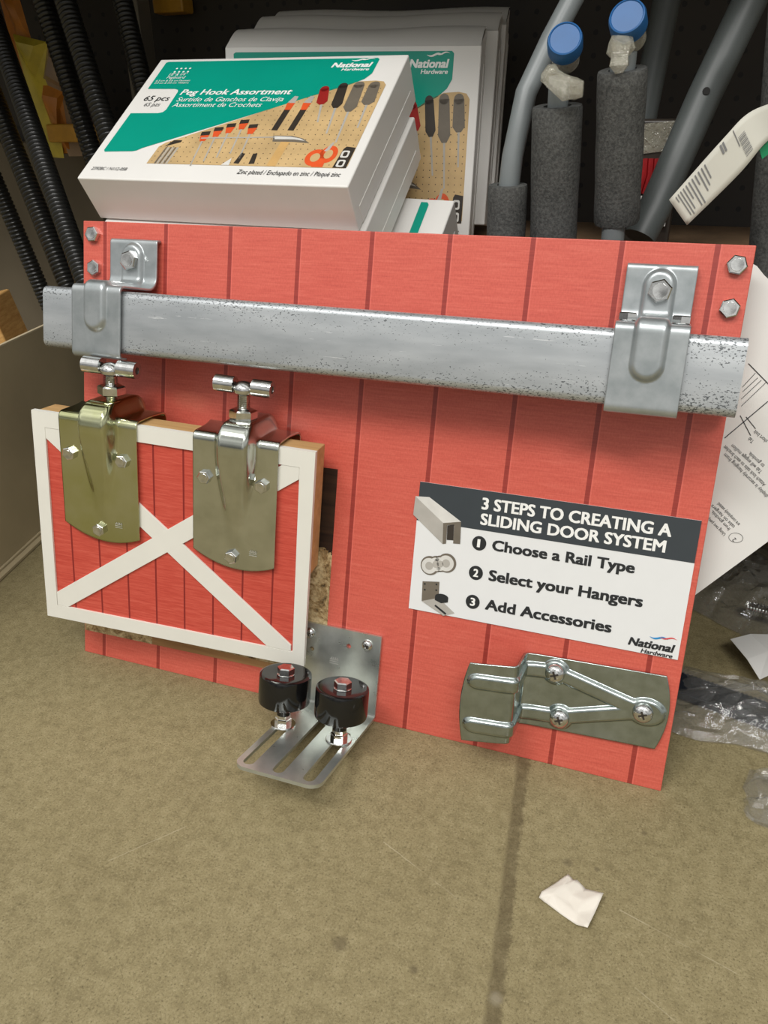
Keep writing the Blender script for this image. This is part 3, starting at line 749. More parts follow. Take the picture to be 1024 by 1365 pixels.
# ------------------------------------------------------------------ white cartons of peg hooks
CW, CH, CT = 0.28, 0.196, 0.047
def P(u, v): return (u * CW, v * CH)
def carton(name, label, T, printing=True, raised_top=False, group=None):
    root = thing(name, label, 'box', T, group)
    mb = MB(); mb.box(0, CW, 0, CH, -CT, 0); body = mb.build('carton_body', M['carton'], root, 0, bevel=0.0016, seg=3)
    # glued end flap seam on the right end
    mb = MB(); mb.box(CW - 0.0002, CW + 0.0005, 0.012, CH - 0.012, -CT * 0.62, -CT + 0.001); mb.build('end_flap', M['carton'], root, 0)
    if raised_top:
        mb = MB(); n_ = 10
        def fn(i, j):
            z = -CT * j; y = CH - 0.0005 + 0.026 * (math.sin(j * PI / 2) ** 1.1) + 0.0016 * math.sin(i * 9) * j
            return (0.001 + (CW - 0.002) * i, y, z)
        mb.grid(fn, 20, 10)
        mb.add([(0.001, CH - 0.0005, 0), (0.001, CH + 0.025, -CT), (0.001, CH - 0.001, -CT)], [(0, 1, 2)])
        mb.add([(CW - 0.001, CH - 0.0005, 0), (CW - 0.001, CH + 0.025, -CT), (CW - 0.001, CH - 0.001, -CT)], [(0, 1, 2)])
        mb.build('top_flap', M['carton'], root, 40)
    if printing == 'stripe':
        mb = MB(); mb.flat([P(0.878, 0.70), P(0.884, 0.68), P(0.906, 0.68), P(0.910, 0.70), P(0.910, 0.955), P(0.902, 0.972), P(0.878, 0.972)], 0.0003); mb.build('teal_stripe', M['green'], root, 0, recalc=False)
        mb = MB(); mb.flat([P(0.80, 0.45), P(0.925, 0.45), P(0.925, 0.620), P(0.915, 0.640), P(0.83, 0.625), P(0.80, 0.58)], 0.0003); mb.build('photo_corner', M['p_tan'], root, 0, recalc=False)
    if printing is not True: return root
    z = 0.0003
    gp = [P(0.036, 0.965), P(0.045, 0.972), P(0.892, 0.972), P(0.900, 0.960), P(0.898, 0.840), P(0.880, 0.795), P(0.845, 0.755), P(0.182, 0.236), P(0.165, 0.215), P(0.150, 0.210), P(0.040, 0.203), P(0.033, 0.215), P(0.036, 0.516),
          P(0.152, 0.517), P(0.168, 0.525), P(0.175, 0.547), P(0.174, 0.700), P(0.168, 0.718), P(0.153, 0.725), P(0.036, 0.727)]
    mb = MB(); mb.flat(gp, z); mb.build('teal_panel', M['green'], root, 0, recalc=False)
    # printed photograph of tools on a pegboard
    mb = MB()
    ph = [P(0.240, 0.121), P(0.958, 0.121), P(0.968, 0.135), P(0.968, 0.745), P(0.955, 0.772), P(0.925, 0.780), P(0.870, 0.775), P(0.828, 0.752), P(0.262, 0.280), P(0.245, 0.250)]
    mb.flat(ph, z, 0); q = z + 0.0001
    for i in range(30):        # peg holes in the print
        for j in range(18):
            u, v = 0.255 + i * 0.025, 0.14 + j * 0.036
            if u > 0.96 or v > 0.75 or v > 0.25 + (u - 0.24) * 0.85: continue
            mb.flat(ell(u * CW, v * CH, 0.0006, 0.0006, 6), q - 0.00004, 2)
    def driver(top, tip, col, wid=0.0055):
        t0, t1 = P(*top), P(*tip); f = 0.48; mid = (t0[0] + (t1[0] - t0[0]) * f, t0[1] + (t1[1] - t0[1]) * f); nk = (t0[0] + (t1[0] - t0[0]) * 0.4, t0[1] + (t1[1] - t0[1]) * 0.4)
        mb.flat(stroke(mid, t1, 0.0011, 0.0008), q, 4); mb.flat(stroke(t0, nk, wid * 0.85, wid), q + 0.00004, col); mb.flat(stroke(nk, mid, wid, wid * 0.4), q + 0.00004, col)
        mb.flat(ell(t0[0], t0[1], wid * 0.8, wid * 0.8, 14), q + 0.00004, col)
    driver((0.752, 0.715), (0.790, 0.450), 5); driver((0.815, 0.740), (0.842, 0.365), 2); driver((0.872, 0.745), (0.890, 0.300), 3, 0.0066); driver((0.928, 0.745), (0.940, 0.410), 3, 0.0066)
    for k, (u, v) in enumerate(((0.395, 0.370), (0.435, 0.405), (0.475, 0.435), (0.517, 0.465), (0.560, 0.430))):
        a, b, c_ = P(u, v), P(u + 0.006, v - 0.075), P(u + 0.018, v - 0.26)
        mb.flat(stroke(b, c_, 0.0009, 0.0007), q, 4); mb.flat(stroke(P(u + 0.003, v - 0.025), b, 0.0048, 0.0028), q + 0.00003, 6); mb.flat(stroke(a, P(u + 0.003, v - 0.030), 0.0046), q + 0.00005, 2)
    mb.flat(stroke(P(0.39, 0.318), P(0.69, 0.335), 0.0008), q + 0.00006, 4)
    # pliers
    for dx in (0.0, 0.06):
        mb.flat(stroke(P(0.655 + dx, 0.56), P(0.648 + dx, 0.385), 0.0032), q, 2); mb.flat(stroke(P(0.655 + dx, 0.60), P(0.655 + dx, 0.545), 0.0042, 0.003), q + 0.00003, 6); mb.flat(stroke(P(0.662 + dx, 0.655), P(0.655 + dx, 0.60), 0.0022, 0.004), q, 4)
    # hammer
    mb.flat(stroke(P(0.712, 0.300), P(0.706, 0.124), 0.0044), q, 7); mb.flat([P(0.655, 0.345), P(0.665, 0.300), P(0.740, 0.300), P(0.800, 0.292), P(0.770, 0.325), P(0.725, 0.345)], q + 0.00004, 3); mb.flat([P(0.662, 0.340), P(0.668, 0.318), P(0.740, 0.318), P(0.780, 0.308), P(0.760, 0.325), P(0.722, 0.338)], q + 0.00008, 1)
    # scissors and pincers
    for cx, cy, rx, ry in ((0.845, 0.190, 0.0095, 0.0115), (0.885, 0.215, 0.0085, 0.0120)):
        mb.flat(ell(cx * CW, cy * CH, rx, ry), q, 6); mb.flat(ell(cx * CW, cy * CH, rx * 0.48, ry * 0.52), q + 0.00005, 0)
    mb.flat(stroke(P(0.866, 0.185), P(0.866, 0.124), 0.0055), q + 0.00002, 6); mb.flat(stroke(P(0.872, 0.235), P(0.884, 0.300), 0.0022, 0.001), q + 0.00003, 4)
    for s2 in (-1, 1): mb.flat(stroke(P(0.605 + s2 * 0.028, 0.135), P(0.605 + s2 * 0.022, 0.210), 0.0028, 0.0022), q, 2)
    mb.flat([P(0.525, 0.122), P(0.555, 0.122), P(0.550, 0.175)], q, 1)
    # brush and square
    for k in range(6): mb.flat(stroke(P(0.272 + k * 0.009, 0.122), P(0.278 + k * 0.009, 0.245), 0.0009), q, 4 if k % 2 else 3)
    mb.flat([P(0.268, 0.250), P(0.322, 0.285), P(0.322, 0.300), P(0.290, 0.300)], q, 2)
    mb.flat([P(0.920, 0.122), P(0.966, 0.122), P(0.967, 0.265), P(0.935, 0.272), P(0.928, 0.255)], q, 2)
    for k in range(2): mb.flat(rrect(0.928 * CW, 0.955 * CW, (0.128 + k * 0.065) * CH, (0.178 + k * 0.065) * CH, 0.002), q + 0.00004, 1); mb.flat(rrect(0.935 * CW, 0.949 * CW, (0.138 + k * 0.065) * CH, (0.168 + k * 0.065) * CH, 0.0015), q + 0.00008, 2)
    mb.build('tool_photo', [M['p_tan'], M['p_light'], M['p_dark'], M['p_midgrey'], M['p_grey'], M['p_red'], M['p_orange'], M['p_wood']], root, 0, recalc=False)
    z3 = z + 0.0002; inks = [M['inkw'], M['ink'], M['greyink']]
    def tx(s, u, v, u1, cap, mi, bold=0.0, shear=0.2):
        mb = MB(); text(mb, s, u * CW, v * CH, (u1 - u) * CW, cap * CH, z3, bold, shear); mb.build('lettering', inks[mi], root, 0, recalc=False)
    tx('Peg Hook Assortment', 0.190, 0.670, 0.632, 0.047, 0, 0.022)
    tx('Surtido de Ganchos de Clavija', 0.194, 0.614, 0.618, 0.036, 0)
    tx('Assortiment de Crochets', 0.191, 0.568, 0.545, 0.036, 0)
    tx('1/8" & 1/4"', 0.086, 0.842, 0.160, 0.024, 0, 0.0); tx('Pegboard', 0.086, 0.815, 0.162, 0.022, 0, 0.0)
    tx('0.3 cm & 0.6 cm Panneau', 0.048, 0.790, 0.194, 0.014, 0); tx('0.3 cm & 0.6 cm Tablero', 0.048, 0.770, 0.194, 0.014, 0)
    mb = MB()
    for i in range(4):
        for j in range(2): mb.flat(ell((0.103 + i * 0.019) * CW, (0.876 + j * 0.030) * CH, 0.0013, 0.0013, 10), z3, 0)
    tx('65 pcs', 0.050, 0.622, 0.156, 0.042, 1); tx('65 pzs', 0.068, 0.575, 0.134, 0.030, 2)
    tx('Zinc plated / Enchapado en zinc / Plaqué zinc', 0.600, 0.062, 0.958, 0.030, 1, 0, 0.1)
    tx('2392BC / N112-058', 0.036, 0.062, 0.178, 0.022, 1, 0, 0.1)
    mb.build('dot_mark', M['inkw'], root, 0, recalc=False)
    logo(root, 0.732 * CW, 0.876 * CH, 0.150 * CW, z3, M['inkw'], M['inkw'], M['inkw'])
    return root
Up, Vp, Np = Vector((0.9999, 0.0049, -0.0131)), Vector((0.0031, 0.8358, 0.5490)), Vector((0.0137, -0.5490, 0.8357))
O1 = Vector((0.0031, 0.1147, 0.4776))
carton('peg_hook_box', 'white and teal peg hook box lying tilted on top, largest printed face toward the camera', frame(O1, Up, Vp, Np), group='white boxes of peg hooks')
carton('peg_hook_box', 'white box directly beneath the tilted top box, only a pale side showing', frame(O1 - Np * 0.0484 + Up * 0.0050 - Vp * 0.024, Up, Vp, Np), False, group='white boxes of peg hooks')
# lower box, teal stripe at right corner
Ul = Vector((0.9995, 0.0, -0.03)).normalized(); Vl = Vector((0.02, 0.82, 0.5726)).normalized(); Vl = (Vl - Ul * Vl.dot(Ul)).normalized(); Nl = Ul.cross(Vl)
TR = Vector((0.3350, 0.275, 0.4515))
carton('peg_hook_box', 'white box lowest at the front, a teal stripe showing behind the red board', frame(TR - Ul * CW - Vl * CH, Ul, Vl, Nl), 'stripe', group='white boxes of peg hooks')
# upright boxes behind
Ub, Vb = Vector((0.9906, 0.1361, -0.0167)).normalized(), Vector((-0.0003, 0.1243, 0.9922)); Vb = (Vb - Ub * Vb.dot(Ub)).normalized(); Nb = Ub.cross(Vb)
Ob = Vector((0.0590, 0.2960, 0.4035))
ups = [('white peg hook box standing upright, frontmost of the row behind the tilted box', Vector((0, 0, 0)), True),
       ('white box standing second in the upright row, only its top flap showing', -Nb * 0.0485 + Vb * 0.0235 + Ub * 0.012, False),
       ('white box standing hindmost in the upright row, at the top edge of the photo', -Nb * 0.097 + Vb * 0.040 + Ub * 0.016, False)]
for lb, off, pr in ups:
    carton('peg_hook_box', lb, frame(Ob + off, Ub, Vb, Nb), pr, True, group='white boxes of peg hooks')

# ------------------------------------------------------------------ black corrugated tubes at the left
def corr_mesh():
    mb = MB(); pitch = 0.0062; L_ = 1.05; prof = []; k = 0
    while k * pitch < L_:
        z = k * pitch
        prof += [(0.0118, z), (0.0135, z + pitch * 0.30), (0.0137, z + pitch * 0.5), (0.0135, z + pitch * 0.68)]; k += 1
    mb.lathe(prof, 20); return mb
ct = None
TB_ = [('leftmost of the thick black corrugated tubes, crossing the left photo edge', (-0.2950, 0.400, 0.3542), (-0.3924, 0.45, 0.5403), 1.05),
       ('black corrugated tube leaning nearest the red board corner', (-0.1739, 0.300, 0.3779), (-0.3657, 0.45, 0.6319), 1.0),
       ('thin black corrugated tube low in the left corner above the lumber', (-0.4445, 0.50, 0.3339), (-0.4724, 0.50, 0.4301), 0.95),
       ('black corrugated tube between the yellow bag and the grey upright', (-0.2172, 0.42, 0.4831), (-0.2909, 0.46, 0.6728), 1.0),
       ('black corrugated tube just left of the grey upright', (-0.1516, 0.37, 0.5242), (-0.2223, 0.42, 0.6652), 1.0),
       ('black corrugated tube standing between the grey upright and the white boxes', (-0.1220, 0.42, 0.5640), (-0.1650, 0.46, 0.6660), 0.95)]
for i, (lb, lo, hi, sc_) in enumerate(TB_):
    lo, hi = Vector(lo), Vector(hi); d_ = (hi - lo).normalized()
    base = lo - d_ * ((lo.z - 0.004) / d_.z) if d_.z > 0 else lo
    if i == 0:
        ct = corr_mesh().build('corrugated_tube', M['tube'], None, 60); o = ct
    else:
        o = ct.copy(); COL.objects.link(o)
    o.matrix_world = ax(base, d_) @ Matrix.Diagonal((sc_, sc_, 1, 1))
    tag(o, lb, 'tube', 'black corrugated tubes')

# ------------------------------------------------------------------ foam covered pipes and loose grey pipes
def foam_tube(label, p0, p1, r):
    p0, p1 = Vector(p0), Vector(p1); L_ = (p1 - p0).length; T = ax(p0, p1 - p0)
    mb = MB(); seg = 36; prof = []
    ro, ri = r, r * 0.56
    pr = [(ri, 0.0), (ro * 0.97, 0.0), (ro, 0.002)] + [(ro * (1 + 0.012 * math.sin(k * 1.7)), L_ * k / 10) for k in range(1, 10)] + [(ro, L_ - 0.002), (ro * 0.96, L_), (ri, L_)]
    vs_ = [(a * math.cos(2 * PI * k / seg), a * math.sin(2 * PI * k / seg), z) for a, z in pr for k in range(seg)]
    m2 = len(pr)
    fs = [(i * seg + k, i * seg + (k + 1) % seg, ((i + 1) % m2) * seg + (k + 1) % seg, ((i + 1) % m2) * seg + k) for i in range(m2) for k in range(seg)]
    mb.add(vs_, fs, 0, T)
    o = mb.build('foam_pipe_sleeve', M['foam'], None, 40); return tag(o, label, 'foam sleeve', 'grey foam pipe sleeves')
foam_tube('short dark foam sleeve nearest the white boxes', (0.4040, 0.215, 0.302), (0.4038, 0.200, 0.4720), 0.0176)
foam_tube('middle dark foam sleeve, with a blue cap over its top', (0.4510, 0.225, 0.302), (0.4435, 0.190, 0.5340), 0.0208)
foam_tube('dark foam sleeve raised off the deck on a grey pipe, tallest of the three', (0.5010, 0.205, 0.4430), (0.4935, 0.180, 0.5585), 0.0193)

def pipe(name, label, path, r, mat, hollow=False):
    mb = MB(); mb.tube(path, r, 20); o = mb.build(name, mat, None, 40); return tag(o, label, 'pipe', 'loose grey pipes')
def capped(label, path, r, capc, capax, capr, wraps):
    T = Matrix.Translation(path[0]); T = Matrix.Identity(4)
    root = thing('capped_pipe', label, 'pipe', Matrix.Translation(path[0]), 'blue capped pipes')
    off = Vector(path[0])
    mb = MB(); mb.tube([Vector(p) - off for p in path], r, 18); mb.build('pipe', M['pvc'], root, 40)
    Tc = ax(Vector(capc) - off, capax); mb = MB()
    mb.lathe([(capr * 0.90, -0.013), (capr, -0.012), (capr, -0.002), (capr * 0.93, 0.0008), (capr * 0.86, 0.0012), (capr * 0.82, 0.0004), (0.0001, 0.0004)], 36, 0, Tc)
    mb.build('cap', M['cap'], root, 35)
    neck = Vector(capax).normalized()
    mb = MB(); mb.lathe([(capr * 0.80, -0.030), (capr * 0.82, -0.0125)], 24, 0, Tc); mb.build('neck', M['wrap'], root, 40)
    mb = MB()
    for pathw, radii in wraps:
        rnd = random.Random(int(pathw[0][0] * 9999)); n_ = 9; vs_ = []; m3 = len(pathw)
        for i in range(m3):
            p = Vector(pathw[i]) - off; dd_ = (Vector(pathw[min(i + 1, m3 - 1)]) - Vector(pathw[max(i - 1, 0)])).normalized(); side = dd_.cross(Vector((0, 1, 0))).normalized()
            for k in range(n_):
                a = 2 * PI * k / n_; rr = radii[i] * rnd.uniform(0.80, 1.15)
                vs_.append(p + side * math.cos(a) * rr + Vector((0, 1, 0)) * math.sin(a) * rr * 0.6)
        mb.add(vs_, [(i * n_ + k, i * n_ + (k + 1) % n_, (i + 1) * n_ + (k + 1) % n_, (i + 1) * n_ + k) for i in range(m3 - 1) for k in range(n_)] + [tuple(range(n_ - 1, -1, -1)), tuple(range((m3 - 1) * n_, m3 * n_))])
    mb.build('tape_wrap', M['wrap'], root, 25)
    return root
capped('grey pipe with blue cap and clear tape inside the middle foam sleeve', [(0.4505, 0.2250, 0.303), (0.4435, 0.192, 0.5300), (0.4440, 0.1860, 0.5550)], 0.0085,
       (0.4486, 0.166, 0.5797), (0.06, -0.86, 0.42), 0.0138, [([(0.4345, 0.168, 0.5595), (0.4375, 0.166, 0.5570), (0.4415, 0.164, 0.5530), (0.4480, 0.162, 0.5490), (0.4545, 0.162, 0.5455), (0.4610, 0.163, 0.5450), (0.4665, 0.164, 0.5450)], [0.0045, 0.0075, 0.0070, 0.0085, 0.0092, 0.0078, 0.0062])])
capped('grey pipe with blue cap rising from the tallest foam sleeve', [(0.5040, 0.209, 0.302), (0.4990, 0.195, 0.4600), (0.4935, 0.181, 0.5540), (0.4935, 0.178, 0.5700)], 0.0098,
       (0.4937, 0.166, 0.5925), (-0.10, -0.86, 0.42), 0.0140, [([(0.4915, 0.164, 0.5800), (0.4912, 0.163, 0.5750), (0.4915, 0.162, 0.5700), (0.4925, 0.161, 0.5655), (0.4922, 0.160, 0.5600), (0.4930, 0.161, 0.5550)], [0.0075, 0.0110, 0.0105, 0.0072, 0.0082, 0.0030])])
pipe('grey_pipe', 'pale grey pipe bending up from behind the short foam sleeve', [(0.4038, 0.2050, 0.4400), (0.4040, 0.2030, 0.4700), (0.4052, 0.206, 0.4950), (0.4110, 0.2200, 0.5450), (0.4245, 0.245, 0.5850), (0.4430, 0.260, 0.6250), (0.47, 0.29, 0.70)], 0.0094, M['pvc'])
pipe('grey_pipe', 'dim grey pipe leaning behind the tallest foam sleeve', [(0.495, 0.37, 0.399), (0.5035, 0.39, 0.5433), (0.512, 0.41, 0.66)], 0.0135, M['pvc_d'])
# pipe with a drilled hole
mb = MB(); mb.tube([(0.520, 0.250, 0.425), (0.5290, 0.262, 0.4480), (0.5360, 0.274, 0.4700), (0.5573, 0.295, 0.5406), (0.5830, 0.325, 0.6156), (0.60, 0.34, 0.665)], 0.0150, 22)
dp = thing('grey_pipe', 'thick grey pipe with a drilled hole, leaning to the right', 'pipe', Matrix.Identity(4), 'loose grey pipes')
mb.build('pipe_body', M['pvc_d'], dp, 40)
ha = (Vector((0.5830, 0.325, 0.6156)) - Vector((0.5360, 0.274, 0.4700))).normalized(); hn = Vector((0, -1, 0)); hn = (hn - ha * hn.dot(ha)).normalized(); hc = Vector((0.5573, 0.295, 0.5406)) + hn * 0.0150
mb = MB(); mb.lathe([(0.0034, -0.003), (0.0032, 0.0006)], 16, 0, ax(hc, hn)); mb.build('hole', M['dark'], dp, 30)
foam_tube('dark foam sleeve cut off by the right photo edge', (0.642, 0.235, 0.302), (0.6050, 0.215, 0.6300), 0.0150)

# hanging paper tag
tg = thing('price_tag', 'white paper tag with barcode hanging by the right grey pipe', 'tag', Matrix.Identity(4))
A = [Vector((0.5430, 0.15, 0.4662)), Vector((0.5752, 0.153, 0.5095)), Vector((0.5905, 0.16, 0.5270)), Vector((0.6110, 0.18, 0.5350))]
B = [Vector((0.5593, 0.148, 0.4479)), Vector((0.5905, 0.152, 0.4850)), Vector((0.6050, 0.158, 0.5060)), Vector((0.6190, 0.178, 0.5160))]
def lerp_path(Q, f):
    f = f * (len(Q) - 1); k = min(int(f), len(Q) - 2); g_ = f - k
    p0, p1, p2, p3 = Q[max(k - 1, 0)], Q[k], Q[k + 1], Q[min(k + 2, len(Q) - 1)]
    return 0.5 * (2 * p1 + (p2 - p0) * g_ + (2 * p0 - 5 * p1 + 4 * p2 - p3) * g_ ** 2 + (3 * p1 - p0 - 3 * p2 + p3) * g_ ** 3)
def tagpt(f, g_, lift=0.0):
    a, b = lerp_path(A, f), lerp_path(B, f); return a + (b - a) * g_ + Vector((-0.0, -1, 0.15)) * lift
mb = MB(); mb.grid(lambda i, j: tagpt(i, j), 24, 6); mb.build('paper_strip', [M['tagpaper']], tg, 60, solid=0.0003)
mb = MB()
def tq(f0, f1, g0_, g1_, mi=0): mb.add([tagpt(f0, g0_, 0.0006), tagpt(f1, g0_, 0.0006), tagpt(f1, g1_, 0.0006), tagpt(f0, g1_, 0.0006)], [(0, 1, 2, 3)], mi)
w = 0.42
for k in range(14):
    g_ = 0.30 + k * 0.040; tq(0.44, 0.53, g_, g_ + 0.012 + 0.012 * ((k * 7) % 3) / 2)
for k in range(11):
    f0 = 0.045 + k * 0.0165; e = (0.30, 0.85, 0.9, 0.8, 0.55, 0.88, 0.9, 0.4, 0.7, 0.62, 0.5)[k]; tq(f0, f0 + 0.0055, 0.10, e)
tq(0.30, 0.312, 0.06, 0.30); tq(0.318, 0.330, 0.06, 0.30); tq(0.42, 0.428, 0.05, 0.5)
mb.build('tag_print', M['greyink'], tg, 0, recalc=False)
mb = MB(); mb.add([tagpt(0.60, 0.95, -0.003), tagpt(0.80, 1.0, -0.003), tagpt(0.80, 1.35, -0.004), tagpt(0.58, 1.25, -0.004)], [(0, 1, 2, 3)]); mb.build('green_tail', M['taggreen'], tg, 0, solid=0.0004)

# red packaged cord behind the foam sleeve
rp = thing('cord_package', 'dark package with red cord and white label behind the tallest foam sleeve', 'package', Matrix.Translation((0.51, 0.345, 0.399)))
mb = MB(); mb.box(-0.02, 0.035, -0.012, 0.02, 0.0, 0.125); mb.build('package_body', M['p_dark'], rp, 0, bevel=0.004)
mb = MB()
for k in range(7): mb.tube([(-0.016 + k * 0.0055, -0.0145, 0.058), (-0.013 + k * 0.0055, -0.016, 0.075), (-0.014 + k * 0.0055, -0.0145, 0.090)], 0.0030, 8)
mb.build('red_cord', M['redpack'], rp, 40)
mb = MB(); mb.box(-0.018, 0.030, -0.0165, -0.0130, 0.028, 0.056); mb.build('white_label', M['paper'], rp, 0)
mb = MB(); mb.add([(-0.02, -0.0135, 0.092), (0.032, -0.0135, 0.098), (0.034, -0.016, 0.124), (-0.01, -0.018, 0.120)], [(0, 1, 2, 3)]); mb.build('clear_flap', M['wrap'], rp, 0, solid=0.0004)

# ------------------------------------------------------------------ left: drab panel, lumber, yellow things
p0 = Vector((-0.2120, 0.0875, 0)); dr = Vector((-0.3550, 0.9350, 0)).normalized()
p0 = Vector((-0.2145, 0.0960, 0)); dr = (Vector((-0.2400, 0.205, 0)) - p0).normalized(); nr = Vector((dr.y, -dr.x, 0))
lp = thing('base_panel', 'drab grey-brown upright panel standing on the floor left of the board', 'panel', frame(p0, dr, Vector((0, 0, 1)), dr.cross(Vector((0, 0, 1)))))
mb = MB(); mb.box(-0.20, 0.42, 0.0005, 0.270, -0.004, 0.0); mb.build('sheet', M['panel'], lp, 0)
mb = MB(); mb.box(-0.20, 0.42, 0.270, 0.2722, -0.0042, 0.0002); mb.build('top_edge', M['panel_edge'], lp, 0)
mb = MB(); mb.box(-0.20, 0.42, 0.0005, 0.0050, 0.0002, 0.012); mb.box(-0.20, 0.42, 0.0050, 0.0085, 0.0002, 0.004); mb.build('floor_lip', M['panel'], lp, 0, bevel=0.0008)

T = Matrix.Translation((-0.354, 0.332, 0.117)) @ Matrix.Rotation(math.radians(-14), 4, 'Y') @ Matrix.Rotation(math.radians(24), 4, 'Z') @ Matrix.Rotation(math.radians(6), 4, 'X')
mb = MB(); mb.box(-0.05, 0.045, -0.045, 0.045, -0.118, 0.185); lb_ = mb.build('lumber_post', M['lumber'], None, 0, bevel=0.003); lb_.matrix_world = T
tag(lb_, 'short rough lumber post leaning behind the drab panel at the left edge', 'lumber')

mb = MB(); mb.box(-0.62, -0.23, 0.585, 0.618, 0.0, 0.50); o = mb.build('dusty_carton', M['cardgrey'], None, 0, bevel=0.004)
tag(o, 'dusty grey-brown carton standing behind the black tubes', 'carton')
yb = thing('film_bag', 'crumpled yellow and brown film bag behind the corrugated tubes', 'bag', Matrix.Translation((-0.34, 0.52, 0.50)))
def crumple(poly, z, dz, mats, name, seed):
    """puffed, creased film pouch from an outline in x,z"""
    rnd = random.Random(seed); cx = sum(p[0] for p in poly) / len(poly); cz = sum(p[1] for p in poly) / len(poly); mb = MB(); n_ = len(poly)
    vs_ = [(p[0], z + 0.002 * rnd.random(), p[1]) for p in poly]
    inn = [(cx + (p[0] - cx) * 0.55 + rnd.uniform(-.004, .004), z - dz * rnd.uniform(0.6, 1.1), cz + (p[1] - cz) * 0.55) for p in poly]
    back = [(p[0] * 0.999, z + 0.012, p[1]) for p in inn]
    mb.add(vs_ + inn + [(cx, z - dz, cz)] + back, [(k, (k + 1) % n_, n_ + (k + 1) % n_, n_ + k) for k in range(n_)] + [(n_ + k, n_ + (k + 1) % n_, 2 * n_) for k in range(n_)]
           + [((k + 1) % n_, k, 2 * n_ + 1 + k, 2 * n_ + 1 + (k + 1) % n_) for k in range(n_)] + [tuple(range(3 * n_, 2 * n_, -1))])
    return mb.build(name, mats, yb, 20)
k_ = 1.07
crumple([(-0.055, 0.142), (0.002, 0.130), (-0.030, 0.086), (-0.050, 0.115)], -0.012, 0.010, M['yellow'], 'yellow_film', 1)
crumple([(0.000, 0.128), (0.026, 0.112), (0.040, 0.070), (0.020, 0.068), (-0.018, 0.085)], -0.010, 0.010, M['brownfilm'], 'brown_film', 2)
crumple([(-0.020, 0.078), (0.020, 0.070), (0.002, 0.045), (-0.004, 0.004), (-0.016, 0.012), (-0.028, 0.060)], -0.008, 0.008, M['orange'], 'orange_film', 3)
crumple([(-0.010, 0.072), (0.050, 0.075), (0.062, 0.020), (0.010, 0.010), (-0.004, 0.040)], 0.004, 0.006, M['maroon'], 'maroon_film', 4)
crumple([(-0.075, 0.205), (-0.04, 0.20), (-0.03, 0.135), (-0.055, 0.142)], -0.006, 0.006, M['orange'], 'orange_strap', 5)
mb = MB(); mb.box(-0.36, -0.245, 0.50, 0.58, 0.5003, 0.5250); o = mb.build('ochre_tray', M['ochre'], None, 0, bevel=0.003); tag(o, 'ochre plastic tray on the dusty carton, below the film bag', 'tray')
mb = MB(); mb.box(-0.205, -0.155, 0.585, 0.615, 0.6660, 0.6850); o = mb.build('ochre_clip', M['ochre'], None, 0, bevel=0.003); tag(o, 'small ochre block on the back wall by the grey upright', 'block')

# ------------------------------------------------------------------ right: instruction sheet
sh = thing('instruction_sheet', 'white printed instruction sheet hanging beside the right edge of the red board', 'paper', frame(BN * -0.032, BU, BV, BN))
poly = [(0.5726, 0.1244), (0.6161, 0.1753), (0.6605, 0.2267), (0.7268, 0.3019), (0.7327, 0.3885), (0.6595, 0.4079), (0.6293, 0.4306), (0.6219, 0.4365), (0.6155, 0.4431), (0.6085, 0.4466), (0.5601, 0.4476), (0.5413, 0.1720)]
mb = MB(); mb.prism(poly, -0.0004, 0.0); mb.build('sheet', M['paper'], sh, 0)
tz = 0.0004
for s, e, st, cp in (('display is securely hanging from', (0.6169, 0.2953), (0.6544, 0.2647), 0.0030), ('Attach lock tabs to each bracket', (0.6156, 0.3017), (0.6511, 0.2737), 0.0030),
                     ('Tab will engage mullion', (0.6211, 0.3033), (0.6466, 0.2840), 0.0030), ('to gondola.', (0.6348, 0.2987), (0.6476, 0.2890), 0.0030), ('Tab', (0.6328, 0.3105), (0.6365, 0.3078), 0.0030),
                     ('short bolt', (0.6358, 0.3166), (0.6464, 0.3092), 0.0030), ('are completely seated.', (0.6182, 0.2542), (0.6374, 0.2382), 0.0028), ('tabs on hangers', (0.6140, 0.2515), (0.6340, 0.2357), 0.0028),
                     ('from gondola.', (0.6148, 0.2466), (0.6309, 0.2331), 0.0028), ('Using two people', (0.6109, 0.2417), (0.6280, 0.2281), 0.0028)):
    d_ = Vector((e[0] - st[0], e[1] - st[1])); mb = MB(); text(mb, s, st[0], st[1], d_.length, cp, tz, 0.0, 0, 0, math.atan2(d_.y, d_.x)); mb.build('sheet_lettering', M['ink'], sh, 0, recalc=False)
mb = MB(); text(mb, '2', 0.6368, 0.2249, 0.0020, 0.0032, tz, 0, 0, 0, math.radians(140))
a_ = ell(0.6360, 0.2261, 0.0056, 0.0042, 28); b_ = ell(0.6360, 0.2261, 0.0053, 0.0039, 28)
for k in range(28): mb.flat([a_[k], a_[(k + 1) % 28], b_[(k + 1) % 28], b_[k]], tz)
mb.build('circled_number', M['ink'], sh, 0, recalc=False); mb = MB()
for p, q, w in (((0.6218, 0.3684), (0.6387, 0.3540), 0.00035), ((0.6141, 0.3074), (0.6410, 0.3401), 0.00035), ((0.6226, 0.3268), (0.6331, 0.3115), 0.0003), ((0.6387, 0.3540), (0.6567, 0.3384), 0.00035),
                ((0.6222, 0.3343), (0.6371, 0.3548), 0.0002), ((0.6213, 0.3400), (0.6334, 0.3563), 0.0002), ((0.6212, 0.3457), (0.6305, 0.3579), 0.0002), ((0.6205, 0.3495), (0.6282, 0.3615), 0.0002), ((0.6271, 0.3262), (0.6357, 0.3175), 0.0003)):
    mb.flat(stroke(p, q, w), tz)
mb.build('line_drawing', M['ink'], sh, 0, recalc=False)

